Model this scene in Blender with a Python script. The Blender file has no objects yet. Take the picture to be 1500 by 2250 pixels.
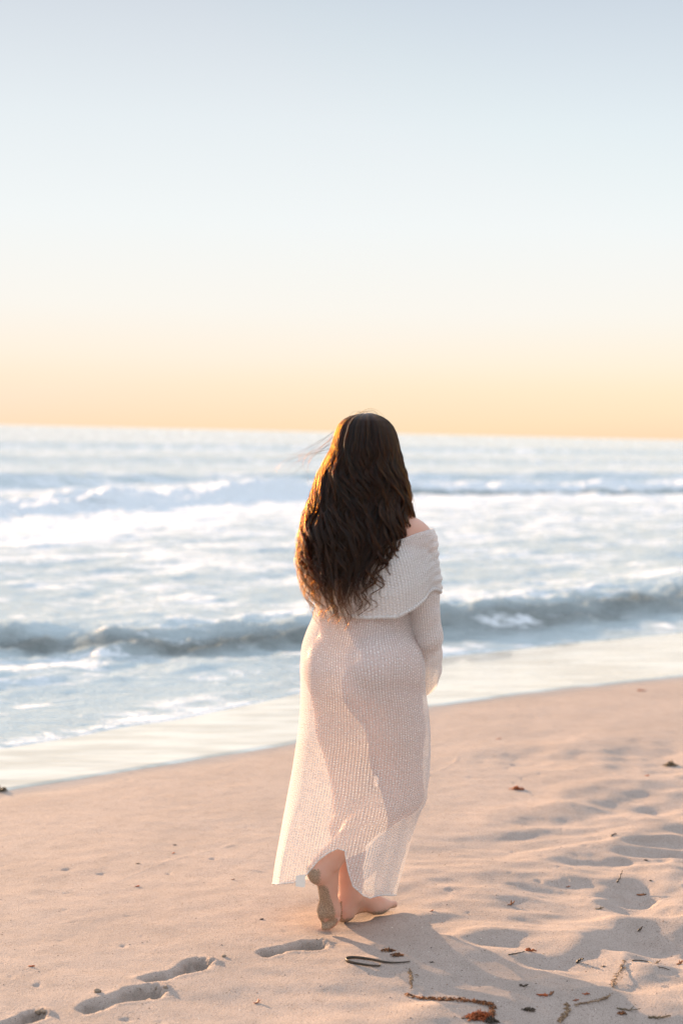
import bpy, bmesh, math, random
import numpy as np
from mathutils import Vector, Matrix

# ------------------------------------------------------------------ camera
SC = bpy.context.scene
COL = SC.collection
F_PX = 3125.0                      # 50 mm lens on a 36 mm tall frame, in photo pixels
ROLL = math.atan(34 / 1500)
PITCH = math.atan(175 / F_PX * math.cos(ROLL))
EYE = 1.585
cam = bpy.data.cameras.new('camera')
cam_o = bpy.data.objects.new('camera', cam)
COL.objects.link(cam_o)
SC.camera = cam_o
cam.sensor_fit = 'VERTICAL'
cam.sensor_height = 36.0
cam.sensor_width = 24.0
cam.lens = 50.0
cam.clip_start = 0.1
cam.clip_end = 60000
cam_o.matrix_world = Matrix.Translation((0, 0, EYE)) @ Matrix.Rotation(math.pi / 2 - PITCH, 4, 'X') @ Matrix.Rotation(ROLL, 4, 'Z')
cam.dof.use_dof = True
cam.dof.focus_distance = 4.5
cam.dof.aperture_fstop = 2.0
cam.dof.aperture_blades = 9

# ------------------------------------------------------------------ sky, sun, exposure
SUN_AZ = math.radians(38)          # left of straight ahead (+Y)
SUN_EL = math.radians(9)
world = bpy.data.worlds.new('World')
SC.world = world
world.use_nodes = True
wn = world.node_tree.nodes
wl = world.node_tree.links
wn.clear()
sky = wn.new('ShaderNodeTexSky')
sky.sky_type = 'NISHITA'
sky.sun_disc = False
sky.sun_elevation = SUN_EL
sky.sun_rotation = -SUN_AZ
sky.air_density = 1.0
sky.dust_density = 1.0
sky.ozone_density = 1.0
# the evening sky: Nishita mixed under elevation bands, extra fill brightness added above the view
tc = wn.new('ShaderNodeTexCoord')
sep = wn.new('ShaderNodeSeparateXYZ')
wl.new(tc.outputs['Generated'], sep.inputs[0])
asn = wn.new('ShaderNodeMath'); asn.operation = 'ARCSINE'
wl.new(sep.outputs[2], asn.inputs[0])
deg = wn.new('ShaderNodeMath'); deg.operation = 'MULTIPLY'
deg.inputs[1].default_value = 2 / math.pi
wl.new(asn.outputs[0], deg.inputs[0])
band = wn.new('ShaderNodeValToRGB')
BANDS = [(0, (1.00, .715, .49)), (.9, (1.00, .76, .545)), (1.9, (1.0, .81, .60)), (2.9, (.99, .86, .70)), (4.8, (.945, .905, .83)), (8.2, (.87, .905, .905)),
         (12, (.77, .83, .865)), (17, (.60, .66, .735)), (20, (.66, .72, .80)), (30, (1.08, 1.14, 1.24)), (48, (1.10, 1.17, 1.30)), (90, (.88, .98, 1.18))]  # unseen sky above the view brightened to light the dress
er = band.color_ramp
while len(er.elements) < len(BANDS):
    er.elements.new(0.5)
for e, (d_, c_) in zip(er.elements, BANDS):
    e.position = d_ / 90
    e.color = (*c_, 1)
wl.new(deg.outputs[0], band.inputs[0])
scl = wn.new('ShaderNodeVectorMath'); scl.operation = 'SCALE'
scl.inputs['Scale'].default_value = 1 / 0.12 / 2 ** 1.5
wl.new(band.outputs[0], scl.inputs[0])
nsc = wn.new('ShaderNodeVectorMath'); nsc.operation = 'MINIMUM'
wl.new(sky.outputs[0], nsc.inputs[0])
nsc.inputs[1].default_value = (4, 4, 4)
mx = wn.new('ShaderNodeMix'); mx.data_type = 'RGBA'
mx.inputs[0].default_value = 0.93
wl.new(nsc.outputs[0], mx.inputs[6])
wl.new(scl.outputs[0], mx.inputs[7])
bg = wn.new('ShaderNodeBackground')
bg.inputs[1].default_value = 0.12
wo = wn.new('ShaderNodeOutputWorld')
wl.new(mx.outputs[2], bg.inputs[0])
wl.new(bg.outputs[0], wo.inputs[0])

sun = bpy.data.lights.new('sun', 'SUN')
sun.energy = 5.0
sun.angle = math.radians(0.6)
sun.color = (1.0, 0.62, 0.35)
sun_o = bpy.data.objects.new('sun', sun)
COL.objects.link(sun_o)
SUN_DIR = Vector((-math.sin(SUN_AZ) * math.cos(SUN_EL), math.cos(SUN_AZ) * math.cos(SUN_EL), math.sin(SUN_EL)))
sun_o.rotation_euler = SUN_DIR.to_track_quat('Z', 'Y').to_euler()
sun_o.location = SUN_DIR * 30

SC.view_settings.view_transform = 'Standard'
SC.view_settings.look = 'None'
SC.view_settings.gamma = 1.0
SC.view_settings.exposure = 1.5
SC.cycles.use_denoising = True
SC.cycles.max_bounces = 10
SC.cycles.transparent_max_bounces = 24
SC.cycles.sample_clamp_indirect = 6.0

# ------------------------------------------------------------------ helpers
random.seed(7)
RNG = np.random.default_rng(11)


def _rx(a):
    c, s = math.cos(a), math.sin(a)
    return np.array([[1, 0, 0], [0, c, -s], [0, s, c]])


def _rz(a):
    c, s = math.cos(a), math.sin(a)
    return np.array([[c, -s, 0], [s, c, 0], [0, 0, 1]])


CAM_M = _rx(math.pi / 2 - PITCH) @ _rz(ROLL)


def ray(px, py):
    return CAM_M @ np.array([(px - 750) / F_PX, (1125 - py) / F_PX, -1.0])


def on_ground(px, py, z=0.0):
    d = ray(px, py)
    return d * ((z - EYE) / d[2]) + np.array([0, 0, EYE])


Y0 = 4.56                          # the walker's distance


def at(px, py, dy=0.0):
    d = ray(px, py)
    return d * ((Y0 + dy) / d[1]) + np.array([0, 0, EYE])


def smooth(a, b, x):
    t = np.clip((x - a) / (b - a), 0, 1)
    return t * t * (3 - 2 * t)


def _hash(ix, iy, seed):
    h = (ix.astype(np.int64) * 374761393 + iy.astype(np.int64) * 668265263 + seed * 974634777) & 0xFFFFFFFF
    h = ((h ^ (h >> 13)) * 1274126177) & 0xFFFFFFFF
    h = ((h ^ (h >> 16)) * 2246822519) & 0xFFFFFFFF
    return (h ^ (h >> 15)) & 0xFFFFFFFF


def noise2(x, y, seed=0):
    """gradient noise, about -0.7 .. 0.7"""
    x0, y0 = np.floor(x), np.floor(y)
    fx, fy = x - x0, y - y0
    ux, uy = fx * fx * fx * (fx * (fx * 6 - 15) + 10), fy * fy * fy * (fy * (fy * 6 - 15) + 10)
    out = 0
    for i in (0, 1):
        for j in (0, 1):
            a = _hash(x0 + i, y0 + j, seed) * (2 * math.pi / 4294967296.0)
            g = np.cos(a) * (fx - i) + np.sin(a) * (fy - j)
            out = out + g * (ux if i else 1 - ux) * (uy if j else 1 - uy)
    return out


def fbm(x, y, seed=0, octv=4, gain=0.5):
    s, a = 0, 1.0
    for k in range(octv):
        s = s + a * noise2(x * 2.0 ** k + 17.3 * k, y * 2.0 ** k - 9.1 * k, seed + k)
        a *= gain
    return s


def mesh_obj(name, verts, faces, mat=None, parent=None, smooth_shade=True):
    me = bpy.data.meshes.new(name)
    verts = np.asarray(verts, dtype=np.float32)
    faces = np.asarray(faces, dtype=np.int32) if not isinstance(faces, list) else faces
    if isinstance(faces, list):
        me.from_pydata([tuple(v) for v in verts], [], faces)
    else:
        n, k = faces.shape
        me.vertices.add(len(verts))
        me.vertices.foreach_set('co', verts.ravel())
        me.loops.add(n * k)
        me.loops.foreach_set('vertex_index', faces.ravel())
        me.polygons.add(n)
        me.polygons.foreach_set('loop_start', np.arange(n, dtype=np.int32) * k)
        me.polygons.foreach_set('loop_total', np.full(n, k, dtype=np.int32))
        me.update(calc_edges=True)
    if smooth_shade:
        me.polygons.foreach_set('use_smooth', np.ones(len(me.polygons), dtype=bool))
    me.validate()
    o = bpy.data.objects.new(name, me)
    COL.objects.link(o)
    if mat:
        me.materials.append(mat)
    if parent:
        o.parent = parent
    return o


def set_attr(o, name, vals):
    a = o.data.attributes.new(name, 'FLOAT', 'POINT')
    a.data.foreach_set('value', np.asarray(vals, dtype=np.float32).ravel())


def set_uv(o, uv):
    """uv per vertex"""
    me = o.data
    l = me.uv_layers.new(name='UVMap')
    vi = np.empty(len(me.loops), dtype=np.int32)
    me.loops.foreach_get('vertex_index', vi)
    l.data.foreach_set('uv', np.asarray(uv, dtype=np.float32)[vi].ravel())


def grid_faces(nr, nc, wrap=False):
    r = np.arange(nr - 1)[:, None]
    c = np.arange(nc if wrap else nc - 1)[None, :]
    c2 = (c + 1) % nc
    a = r * nc + c
    return np.stack([a, r * nc + c2, (r + 1) * nc + c2, (r + 1) * nc + c], -1).reshape(-1, 4)


def tag(o, label=None, cat=None, group=None, kind=None):
    if label:
        o['label'] = label
    if cat:
        o['category'] = cat
    if group:
        o['group'] = group
    if kind:
        o['kind'] = kind
    return o


class NT:
    """small node-tree writer"""
    def __init__(self, name):
        self.m = bpy.data.materials.new(name)
        self.m.use_nodes = True
        self.t = self.m.node_tree
        self.t.nodes.clear()
        self.out = self.t.nodes.new('ShaderNodeOutputMaterial')

    def n(self, kind, **kw):
        nd = self.t.nodes.new('ShaderNode' + kind)
        for k, v in kw.items():
            setattr(nd, k, v)
        return nd

    def put(self, sock, v):
        if hasattr(v, 'is_output') or isinstance(v, bpy.types.NodeSocket):
            self.t.links.new(v, sock)
        elif v is not None:
            if isinstance(v, (tuple, list)) and len(v) == 3 and sock.type == 'RGBA':
                v = (*v, 1)
            sock.default_value = v

    def math(self, op, a, b=None, c=None, clamp=False):
        nd = self.n('Math', operation=op, use_clamp=clamp)
        self.put(nd.inputs[0], a)
        self.put(nd.inputs[1], b)
        self.put(nd.inputs[2], c)
        return nd.outputs[0]

    def ramp01(self, v, a, b):
        nd = self.n('MapRange', interpolation_type='SMOOTHSTEP')
        self.put(nd.inputs[0], v)
        nd.inputs[1].default_value, nd.inputs[2].default_value = a, b
        return nd.outputs[0]

    def mixc(self, f, a, b, mode='MIX'):
        nd = self.n('Mix', data_type='RGBA', blend_type=mode)
        self.put(nd.inputs[0], f)
        self.put(nd.inputs[6], a)
        self.put(nd.inputs[7], b)
        return nd.outputs[2]

    def mixf(self, f, a, b):
        nd = self.n('Mix', data_type='FLOAT')
        self.put(nd.inputs[0], f)
        self.put(nd.inputs[2], a)
        self.put(nd.inputs[3], b)
        return nd.outputs[0]

    def noise(self, vec, scale, detail=3, rough=0.5, out=0, distortion=0.0):
        nd = self.n('TexNoise')
        self.put(nd.inputs['Vector'], vec)
        nd.inputs['Scale'].default_value = scale
        nd.inputs['Detail'].default_value = detail
        nd.inputs['Roughness'].default_value = rough
        nd.inputs['Distortion'].default_value = distortion
        return nd.outputs[out]

    def attr(self, name, out=2):
        nd = self.n('Attribute', attribute_name=name)
        return nd.outputs[out]

    def bump(self, h, strength, dist, normal=None):
        nd = self.n('Bump')
        self.put(nd.inputs['Strength'], strength)
        self.put(nd.inputs['Distance'], dist)
        self.put(nd.inputs['Height'], h)
        self.put(nd.inputs['Normal'], normal)
        return nd.outputs[0]

    def bsdf(self, **kw):
        nd = self.n('BsdfPrincipled')
        for k, v in kw.items():
            self.put(nd.inputs[k.replace('_', ' ')], v)
        return nd.outputs[0]

    def mixs(self, f, a, b):
        nd = self.n('MixShader')
        self.put(nd.inputs[0], f)
        self.t.links.new(a, nd.inputs[1])
        self.t.links.new(b, nd.inputs[2])
        return nd.outputs[0]

    def done(self, s):
        self.t.links.new(s, self.out.inputs[0])
        return self.m


# ------------------------------------------------------------------ the shore: coordinates along (u) and across (q, seaward) the coast
A0 = np.array([-1.53, 6.412])
UD = np.array([0.742, 0.670])
QD = np.array([-0.670, 0.742])


def uq(x, y):
    dx, dy = x - A0[0], y - A0[1]
    return dx * UD[0] + dy * UD[1], dx * QD[0] + dy * QD[1]


def wline(u):       # edge of the thin wash on the sand
    return np.interp(u, [-40, -3, 0, 1.7, 2.5, 3.1, 4.2, 5.4, 8, 60], [0.3, 0.1, 0.0, -0.03, 0.12, 0.28, 0.2, 0.0, 0.25, 0.4])


def fline(u):       # edge of the foamy water
    return np.interp(u, [-40, -3, 0.48, 1.6, 2.8, 3.9, 4.95, 6.2, 7.6, 12, 60], [0.9, 0.75, 0.88, 0.98, 1.18, 1.6, 1.93, 1.8, 1.55, 1.7, 1.9])


def sand_base(x, y):
    u, q = uq(x, y)
    qq = q - wline(u)
    # almost level berm that rolls over into an even seaward slope
    s = 0.6
    sp = s * np.log1p(np.exp(np.clip((qq + 2.0) / s, -30, 30)))
    z = -0.0445 * sp + 0.002
    return np.where(qq > 6, np.maximum(z, -0.9), z)


FOOT_TRACK = [((575, 2095), (706, 2071), 1), ((318, 2152), (458, 2112), -1), ((182, 2222), (346, 2170), 1), ((-40, 2262), (100, 2225), -1)]


def foot_dent(lx, ly, side):
    """bare footprint, heel at lx=0, toes at lx=1 (unit = length), ly across; returns 0..1 depth and rim"""
    wid = np.interp(lx, [-.1, 0, .12, .3, .45, .6, .75, .88, 1.0, 1.1], [.05, .095, .13, .115, .095, .135, .19, .18, .11, .04])
    mid = side * np.interp(lx, [0, .42, .75, 1], [0, .045, .0, -.035])
    d = np.abs(ly - mid) - wid
    d = np.maximum(d, np.maximum(-lx - 0.02, lx - 1.02))
    d = d + 0.035 * np.cos(ly * 2 * math.pi / .085) * smooth(.86, .98, lx)
    dep = smooth(0.06, -0.12, d + 0.03 * noise2(lx * 6, ly * 9 + side, 85))
    deep = np.interp(lx, [0, .15, .4, .62, .8, .95, 1.05], [.55, .95, .40, .75, 1.15, 1.2, .6])
    rim = np.exp(-((d - 0.06) / 0.05) ** 2)
    return dep * deep, rim


def sand_detail(x, y):
    u, q = uq(x, y)
    qq = q - wline(u)
    near = smooth(1.0, -1.2, qq)
    # trampled, wind-softened hummocks to the right and behind
    rough = smooth(-0.5, 0.95, x + 0.16 * (4.6 - y) * (y < 4.6) - 0.05 * (y - 5.0) - 0.35 * noise2(x * 1.1, y * 0.9, 5)) * smooth(-1.3, -2.8, qq)
    w1 = 0.25 * noise2(x * 1.3, y * 1.3, 21)
    h = rough * (0.048 * fbm((x + w1) * 1.35, (y - 0.25 * x + w1) * 2.5, 31, 3, 0.42) + 0.010 * noise2(x * 4.2, y * 6.0, 33))
    h = h + rough * 0.011 * fbm(x * 2.4 - y * .8, y * 8.0 + x * 1.5, 35, 2, .5)
    far_r = smooth(0.75, 1.35, x)
    pits = fbm(x * 4.1 + w1, y * 4.6, 41, 2, 0.5)
    h = h + far_r * smooth(-1.6, -3.0, qq) * (0.030 * pits - 0.03 * smooth(0.18, 0.5, pits))
    h = h + 0.0045 * fbm(x * 2.2, y * 2.6, 51, 3) * near
    h = h + 0.0023 * noise2(x * 9, y * 13, 61) * near + 0.0007 * noise2(x * 34, y * 40, 62) * near
    # tiny crab and drip holes
    cell = noise2(x * 21 + 3, y * 21, 71)
    h = h - 0.006 * smooth(0.40, 0.62, cell) * smooth(0.1, 0.35, noise2(x * 1.7, y * 1.7, 72) + 0.22) * near
    return h, rough


def dist_poly(x, y, pts):
    best = np.full(x.shape, 9.0)
    for a, b in zip(pts[:-1], pts[1:]):
        ab = b - a
        t = np.clip(((x - a[0]) * ab[0] + (y - a[1]) * ab[1]) / (ab @ ab), 0, 1)
        best = np.minimum(best, np.hypot(x - a[0] - t * ab[0], y - a[1] - t * ab[1]))
    return best


def g2(*pts):
    return [on_ground(px, py, -0.01)[:2] for px, py in pts]


WRACK_LINES = [
    g2((240, 1935), (330, 1895), (395, 1872), (470, 1855), (545, 1838), (612, 1822), (700, 1800)),
    g2((425, 1868), (470, 1888), (530, 1900), (596, 1910), (690, 1925)),
    g2((930, 1690), (980, 1672), (1002, 1660), (1006, 1648)),
    g2((1372, 2105), (1366, 2130), (1344, 2165), (1338, 2192), (1300, 2202), (1258, 2210), (1240, 2235)),
    g2((842, 2040), (846, 2085), (880, 2110), (903, 2135), (906, 2178)),
]


HOLLOWS = [(1425, 1985, .11, .16, .035), (1440, 2085, .13, .13, .045), (1290, 2120, .12, .10, .02), (1440, 2170, .16, .12, .03), (1130, 2075, .13, .06, .014),
           (1180, 1945, .12, .10, .014), (1330, 1885, .16, .12, .02), (1460, 1870, .12, .14, .03), (1250, 1800, .2, .14, .02), (1180, 1655, .22, .2, .022), (1400, 1760, .2, .2, .03), (1430, 1660, .25, .3, .03)]


def sand_height(x, y, darker=None):
    z = sand_base(x, y)
    h, rough = sand_detail(x, y)
    z = z + h
    for (a, b, side) in FOOT_TRACK:
        p, t = on_ground(*a, -0.005)[:2], on_ground(*b, -0.005)[:2]
        L = np.hypot(*(t - p))
        d = (t - p) / L
        rx, ry = x - p[0], y - p[1]
        m = (np.abs(rx) < 0.6) & (np.abs(ry) < 0.6)
        if not m.any():
            continue
        lx = (rx[m] * d[0] + ry[m] * d[1]) / L
        ly = (-rx[m] * d[1] + ry[m] * d[0]) / L
        wob = 0.025 * noise2(x[m] * 26, y[m] * 26, 80) + 0.035 * noise2(x[m] * 60, y[m] * 60, 81) + 0.02 * noise2(x[m] * 130, y[m] * 130, 82)
        dep, rim = foot_dent(lx, ly + wob, side)
        if darker is not None:
            darker[m] = np.maximum(darker[m], smooth(.12, .6, dep + .25 * noise2(x[m] * 30, y[m] * 30, 88)))  # mask for footprint shade put into the sand colour, follows the dent
        crumb = np.exp(-((lx - 1.06) / 0.07) ** 2 - (ly / 0.14) ** 2)
        ridge = np.exp(-((lx - 0.80 - 0.25 * ly) / 0.035) ** 2) * (dep > 0.3)
        z[m] += -0.027 * dep + 0.0016 * rim * (1 + 2 * noise2(x[m] * 22, y[m] * 22, 86)) + 0.012 * crumb * (0.6 + 1.2 * noise2(x[m] * 70, y[m] * 70, 83)) + 0.010 * ridge
        sm = 0.25 * dep
        z[m] += 0.009 * dep * noise2(x[m] * 38, y[m] * 38, 84) * smooth(.35, .7, lx) + .006 * dep * noise2(x[m] * 14, y[m] * 14, 87)
    for k, pl in enumerate(WRACK_LINES):
        d = dist_poly(x, y, pl) + 0.012 * noise2(x * 14, y * 14, 90 + k)
        z = z + 0.0032 * np.exp(-(d / 0.008) ** 2) * (0.6 + 1.4 * noise2(x * 9, y * 9, 190 + k))
        if k == 3:
            z = z + 0.008 * np.exp(-(d / 0.07) ** 2)
    for (px, py, rx, ry, dp) in HOLLOWS:
        p = on_ground(px, py, 0)
        rr_ = ((x - p[0]) / rx) ** 2 + ((y - p[1]) / ry) ** 2 + .8 * noise2(x * 7, y * 7, int(px))
        z = z - dp * .7 * np.exp(-np.maximum(rr_, 0)) + dp * .35 * np.exp(-(np.sqrt(np.maximum(rr_, 0)) - 1.7) ** 2 * 3)
    # the planted foot and the toes of the lifted one press a little into the sand
    for (px, py, r) in ((760, 2024, .05), (800, 2012, .045), (850, 1998, .05), (724, 2044, .04)):
        p = on_ground(px, py, 0)
        z = z - 0.006 * np.exp(-((x - p[0]) ** 2 + (y - p[1]) ** 2) / r ** 2)
    return z


def axis(*segs):
    """(start, stop, step at start, step at stop) pieces -> increasing coordinates"""
    out = []
    for a, b, s0, s1 in segs:
        v = a
        while v < b - 1e-9:
            out.append(v)
            v += s0 + (s1 - s0) * (v - a) / (b - a)
    out.append(segs[-1][1])
    return np.array(out)


def sand_material():
    t = NT('beach_sand')
    geo = t.n('NewGeometry')
    pos = geo.outputs['Position']
    wet = t.attr('wet')
    grain = t.noise(pos, 420, 2, 0.7)
    grain2 = t.noise(pos, 900, 1, 0.6)
    patch = t.noise(pos, 2.2, 4, 0.6)
    blot = t.noise(pos, 18, 3, 0.6)
    col = t.mixc(t.ramp01(patch, .35, .7), (0.50, 0.42, 0.375), (0.44, 0.37, 0.33))
    col = t.mixc(t.math('MULTIPLY', t.ramp01(blot, .45, .7), .35), col, (0.35, 0.29, 0.25))
    g = t.ramp01(grain, .3, .7)
    col = t.mixc(t.math('MULTIPLY', t.math('SUBTRACT', 1.0, g), 0.55), col, (0.19, 0.15, 0.12))
    col = t.mixc(t.math('MULTIPLY', t.ramp01(grain2, .62, .72), .6), col, (0.80, 0.72, 0.64))
    col = t.mixc(t.math('MULTIPLY', t.ramp01(t.noise(pos, 300, 0), .70, .76), .8), col, (0.10, 0.08, 0.07))
    col = t.mixc(t.math('MULTIPLY', t.attr('darker'), .5), col, (0.19, 0.155, 0.125))  # darkens footprint floors: painted shade along with moist sand
    col = t.mixc(wet, col, t.mixc(1.0, col, (0.80, 0.77, 0.74), 'MULTIPLY'))
    h = t.math('ADD', t.math('MULTIPLY', grain, 1.0), t.math('MULTIPLY', grain2, .5))
    h = t.math('ADD', h, t.math('MULTIPLY', t.noise(pos, 130, 3, .7), 2.6))
    bmp = t.bump(h, t.mixf(wet, 0.65, 0.05), 0.0026)
    s = t.bsdf(Base_Color=col, Roughness=t.mixf(wet, 0.95, 0.28), Normal=bmp, Specular_IOR_Level=t.mixf(wet, 0.15, 0.5))
    return t.done(s)


xs = axis((-400, -20, 60, 8), (-20, -3, 3, .12), (-3, -1.45, .09, .012), (-1.45, 1.6, .008, .008), (1.6, 3.2, .01, .05), (3.2, 20, .06, 3), (20, 400, 8, 60))
ys = axis((-60, 0, 12, 1), (0, 3.3, .6, .02), (3.3, 4.9, .0075, .0085), (4.9, 7.5, .009, .022), (7.5, 13, .025, .12), (13, 60, .2, 6), (60, 400, 10, 60))
GX, GY = np.meshgrid(xs, ys)
PRINT_SHADE = np.zeros_like(GX)
GZ = sand_height(GX, GY, PRINT_SHADE)
sand = mesh_obj('sand', np.stack([GX, GY, GZ], -1).reshape(-1, 3), grid_faces(len(ys), len(xs)), sand_material())
_u, _q = uq(GX, GY)
set_attr(sand, 'wet', smooth(-0.30, 0.04, _q - wline(_u) + 0.08 * noise2(GX * 3, GY * 3, 3)))
set_attr(sand, 'darker', PRINT_SHADE)
tag(sand, kind='structure')


def ground_z(x, y):
    return float(sand_height(np.array([[x]], dtype=float), np.array([[y]], dtype=float))[0, 0])


# ------------------------------------------------------------------ sea
SEA_Z = -0.135


def wash_material():
    t = NT('thin_wash')
    pos = t.n('NewGeometry').outputs['Position']
    mp = t.n('Mapping')
    mp.inputs['Rotation'].default_value = (0, 0, -math.radians(42))
    mp.inputs['Scale'].default_value = (1.0, 4.0, 1.0)
    t.put(mp.inputs[0], pos)
    st = t.noise(mp.outputs[0], 1.3, 3, .6)
    col = t.mixc(t.ramp01(st, .35, .65), (0.46, 0.43, 0.34), (0.70, 0.70, 0.62))
    h = t.noise(mp.outputs[0], 5, 2)
    s = t.bsdf(Base_Color=col, Roughness=0.06, IOR=1.4, Normal=t.bump(h, .14, .03), Coat_Weight=0.6, Coat_Roughness=0.03)
    return t.done(s)


def water_material():
    t = NT('sea_water')
    pos = t.n('NewGeometry').outputs['Position']
    foam = t.attr('foam')
    mp = t.n('Mapping')
    mp.inputs['Rotation'].default_value = (0, 0, -math.radians(42))
    mp.inputs['Scale'].default_value = (1.0, 2.2, 1.0)
    t.put(mp.inputs[0], pos)
    v = mp.outputs[0]
    n1 = t.noise(v, 3.2, 4, .6, distortion=.6)
    n2 = t.noise(v, 11, 3, .6, distortion=.4)
    f = t.math('ADD', foam, t.math('MULTIPLY', t.math('SUBTRACT', n1, .5), 1.5))
    f = t.math('ADD', f, t.math('MULTIPLY', t.math('SUBTRACT', n2, .5), .7))
    f = t.ramp01(f, .35, .72)
    h = t.math('ADD', n1, t.math('MULTIPLY', n2, .35))
    h = t.math('ADD', h, t.math('MULTIPLY', t.noise(v, 24, 2, .6), .18))
    b1 = t.bump(h, .6, .20)
    wc = t.mixc(t.attr('aeration'), (0.075, 0.085, 0.07), (0.50, 0.61, 0.655))
    water = t.bsdf(Base_Color=wc, Roughness=.12, IOR=1.34, Normal=b1)
    fh = t.noise(pos, 26, 3, .7)
    white = t.bsdf(Base_Color=(0.76, 0.82, 0.86), Roughness=.6, Normal=t.bump(fh, .5, .03, b1))
    return t.done(t.mixs(f, water, white))


# thin glossy wash between foam edge and sand
us = np.concatenate([np.arange(-30, -3, .5), np.arange(-3, 12, .06), np.arange(12, 60, .5)])
qs = np.linspace(0, 1, 60)
UU, TT = np.meshgrid(us, qs)
Q0 = wline(UU) + 0.02 * noise2(UU * 2.3, UU * 0 + 1, 8) - 0.12
QQ = Q0 + TT * (fline(UU) + 0.6 - Q0)
WX, WY = A0[0] + UU * UD[0] + QQ * QD[0], A0[1] + UU * UD[1] + QQ * QD[1]
edge = QQ - Q0 - 0.12
WZ = sand_base(WX, WY) + np.where(edge < 0, -0.02 + 0.0266 * smooth(-0.12, 0.05, edge), 0.0066) + 0.002 * fbm(UU * .9, QQ * 3, 77, 2) * smooth(0, .4, edge)
wash = mesh_obj('shallow_wash', np.stack([WX, WY, WZ], -1).reshape(-1, 3), grid_faces(*UU.shape), wash_material())
tag(wash, kind='structure')


def wave(q, qc, front, back, hgt):
    d = q - qc
    return hgt * np.where(d < 0, np.exp(-(d / front) ** 2), np.exp(-(d / back) ** 2))


def sea_height(x, y):
    u, q = uq(x, y)
    e = q - fline(u) - 0.05 * noise2(u * 1.6, u * 0, 14) + 0.14 * noise2(u * .6, u * 0 + 4, 15)
    z = np.zeros_like(x)
    wob = 0.35 * noise2(u * 0.35, q * 0.2, 101) + 0.12 * noise2(u * 1.3, q * .6, 102)
    # small shore break
    qc1 = np.interp(u, [-20, 0, 2, 2.75, 4.1, 5.4, 6.7, 8.6, 14, 40], [5.0, 4.9, 4.45, 3.9, 3.6, 3.3, 3.25, 3.2, 3.6, 4]) + wob
    h1 = 0.070 + 0.012 * np.clip(u, 0, 6) + 0.08 * noise2(u * 0.5, u * 0 + 3, 103)
    z += wave(q, qc1, 0.62, 1.5, h1)
    z += wave(q, qc1 - 1.9 + 0.5 * noise2(u * .5, u * 0, 105), .3, .6, 0.05 + 0.07 * noise2(u * .7, u * 0 + 9, 106))
    # outer breaker
    qc2 = np.interp(u, [-60, 5, 9.8, 15, 20, 25.4, 33.6, 60, 140], [20, 18.4, 19.2, 21.4, 23, 24.5, 22.5, 24, 26]) + 1.4 * noise2(u * 0.12, u * 0, 111) + .5 * noise2(u * .5, u * 0, 112)
    h2 = 0.25 + 0.30 * noise2(u * 0.22, u * 0 + 5, 113) + .12 * noise2(u * .9, u * 0, 114)
    z += wave(q, qc2, 0.9, 3.2, h2)
    z += wave(q, qc2 + 7.5 + 2 * noise2(u * .1, u * 0, 121), 1.6, 3, 0.35 + .25 * noise2(u * .1, u * 0 + 2, 122))
    z += wave(q, 55 + 4 * noise2(u * .05, u * 0, 131), 3, 6, 0.3)
    z += wave(q, 95 + 6 * noise2(u * .03, u * 0, 132), 4, 8, 0.5)
    ruf = smooth(0.0, 1.5, e)
    z += ruf * (0.045 * fbm(u * 0.8, q * 1.5, 141, 4, .55) + 0.035 * noise2(u * .3, q * .55, 142))
    br = np.exp(-((q - qc1 + .3) / .9) ** 2)
    z += 0.085 * br * fbm(u * 1.5, q * 2.6 + u * .4, 143, 4, .6)
    z += 0.042 * (br + .25 * ruf) * noise2(u * 1.7 + q, q * 4.2, 145) + 0.020 * br * noise2(u * 4.0 - q, q * 9.0, 146)
    turb = np.exp(-((q - qc2 - .2) / 2.2) ** 2)
    z += 0.20 * turb * fbm(u * 1.1, q * 1.1, 144, 4, .6)
    far = smooth(30, 200, q)
    z += far * 0.10 * fbm(u * .12, q * .3, 151, 3)
    # leading edge of the foam sheet dips to the wash
    floor = sand_base(x, y)
    z = SEA_Z + z
    lead = -0.03 + 0.045 * smooth(-.16, .10, e) + 0.015 * smooth(.1, .4, e)
    shallow = np.maximum(floor, SEA_Z - .03) + lead
    k = smooth(0.25, 1.3, e)
    z = shallow * (1 - k) + np.maximum(z, floor + .01) * k
    # foam cover, 0..1
    f = 0.38 + 0.40 * noise2(u * .45, q * .8, 161) + .35 * noise2(u * .9, q * 2.4, 162) + .14 * smooth(qc1 + 4, qc1 + 9, q)
    face = np.exp(-((q - qc1 + .45) / .42) ** 2)
    f = f - face * (0.40 + .9 * noise2(u * .7, q * 2.2 + u * .3, 163)) + 0.06 * np.exp(-((q - qc1 - .4) / .5) ** 2)
    f = f - .30 * np.exp(-((q - qc1 + 1.9) / .35) ** 2) * smooth(-.1, .4, noise2(u * .7, u * 0 + 9, 106))
    f = f - .9 * smooth(19, 23, u) * np.exp(-((q - qc2 + 1.3) / .45) ** 2)
    f = f + np.exp(-((q - qc2 - .1) / 1.8) ** 2) * (.40 + .7 * noise2(u * .35, q * .3, 164)) + .3 * np.exp(-((q - qc2 + 3) / 2.5) ** 2)
    f = f - 0.16 * smooth(qc2 + 3, qc2 + 12, q) + .25 * smooth(30, 60, q) * noise2(u * .05, q * .12, 165)
    f = f + .12 * np.exp(-(e / .25) ** 2)
    aer = 1 - (.75 + .5 * noise2(u * 1.1, q * 2.5, 166)) * face - .5 * np.exp(-((q - qc2 + 1.1) / .8) ** 2)
    return z, f, aer


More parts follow.
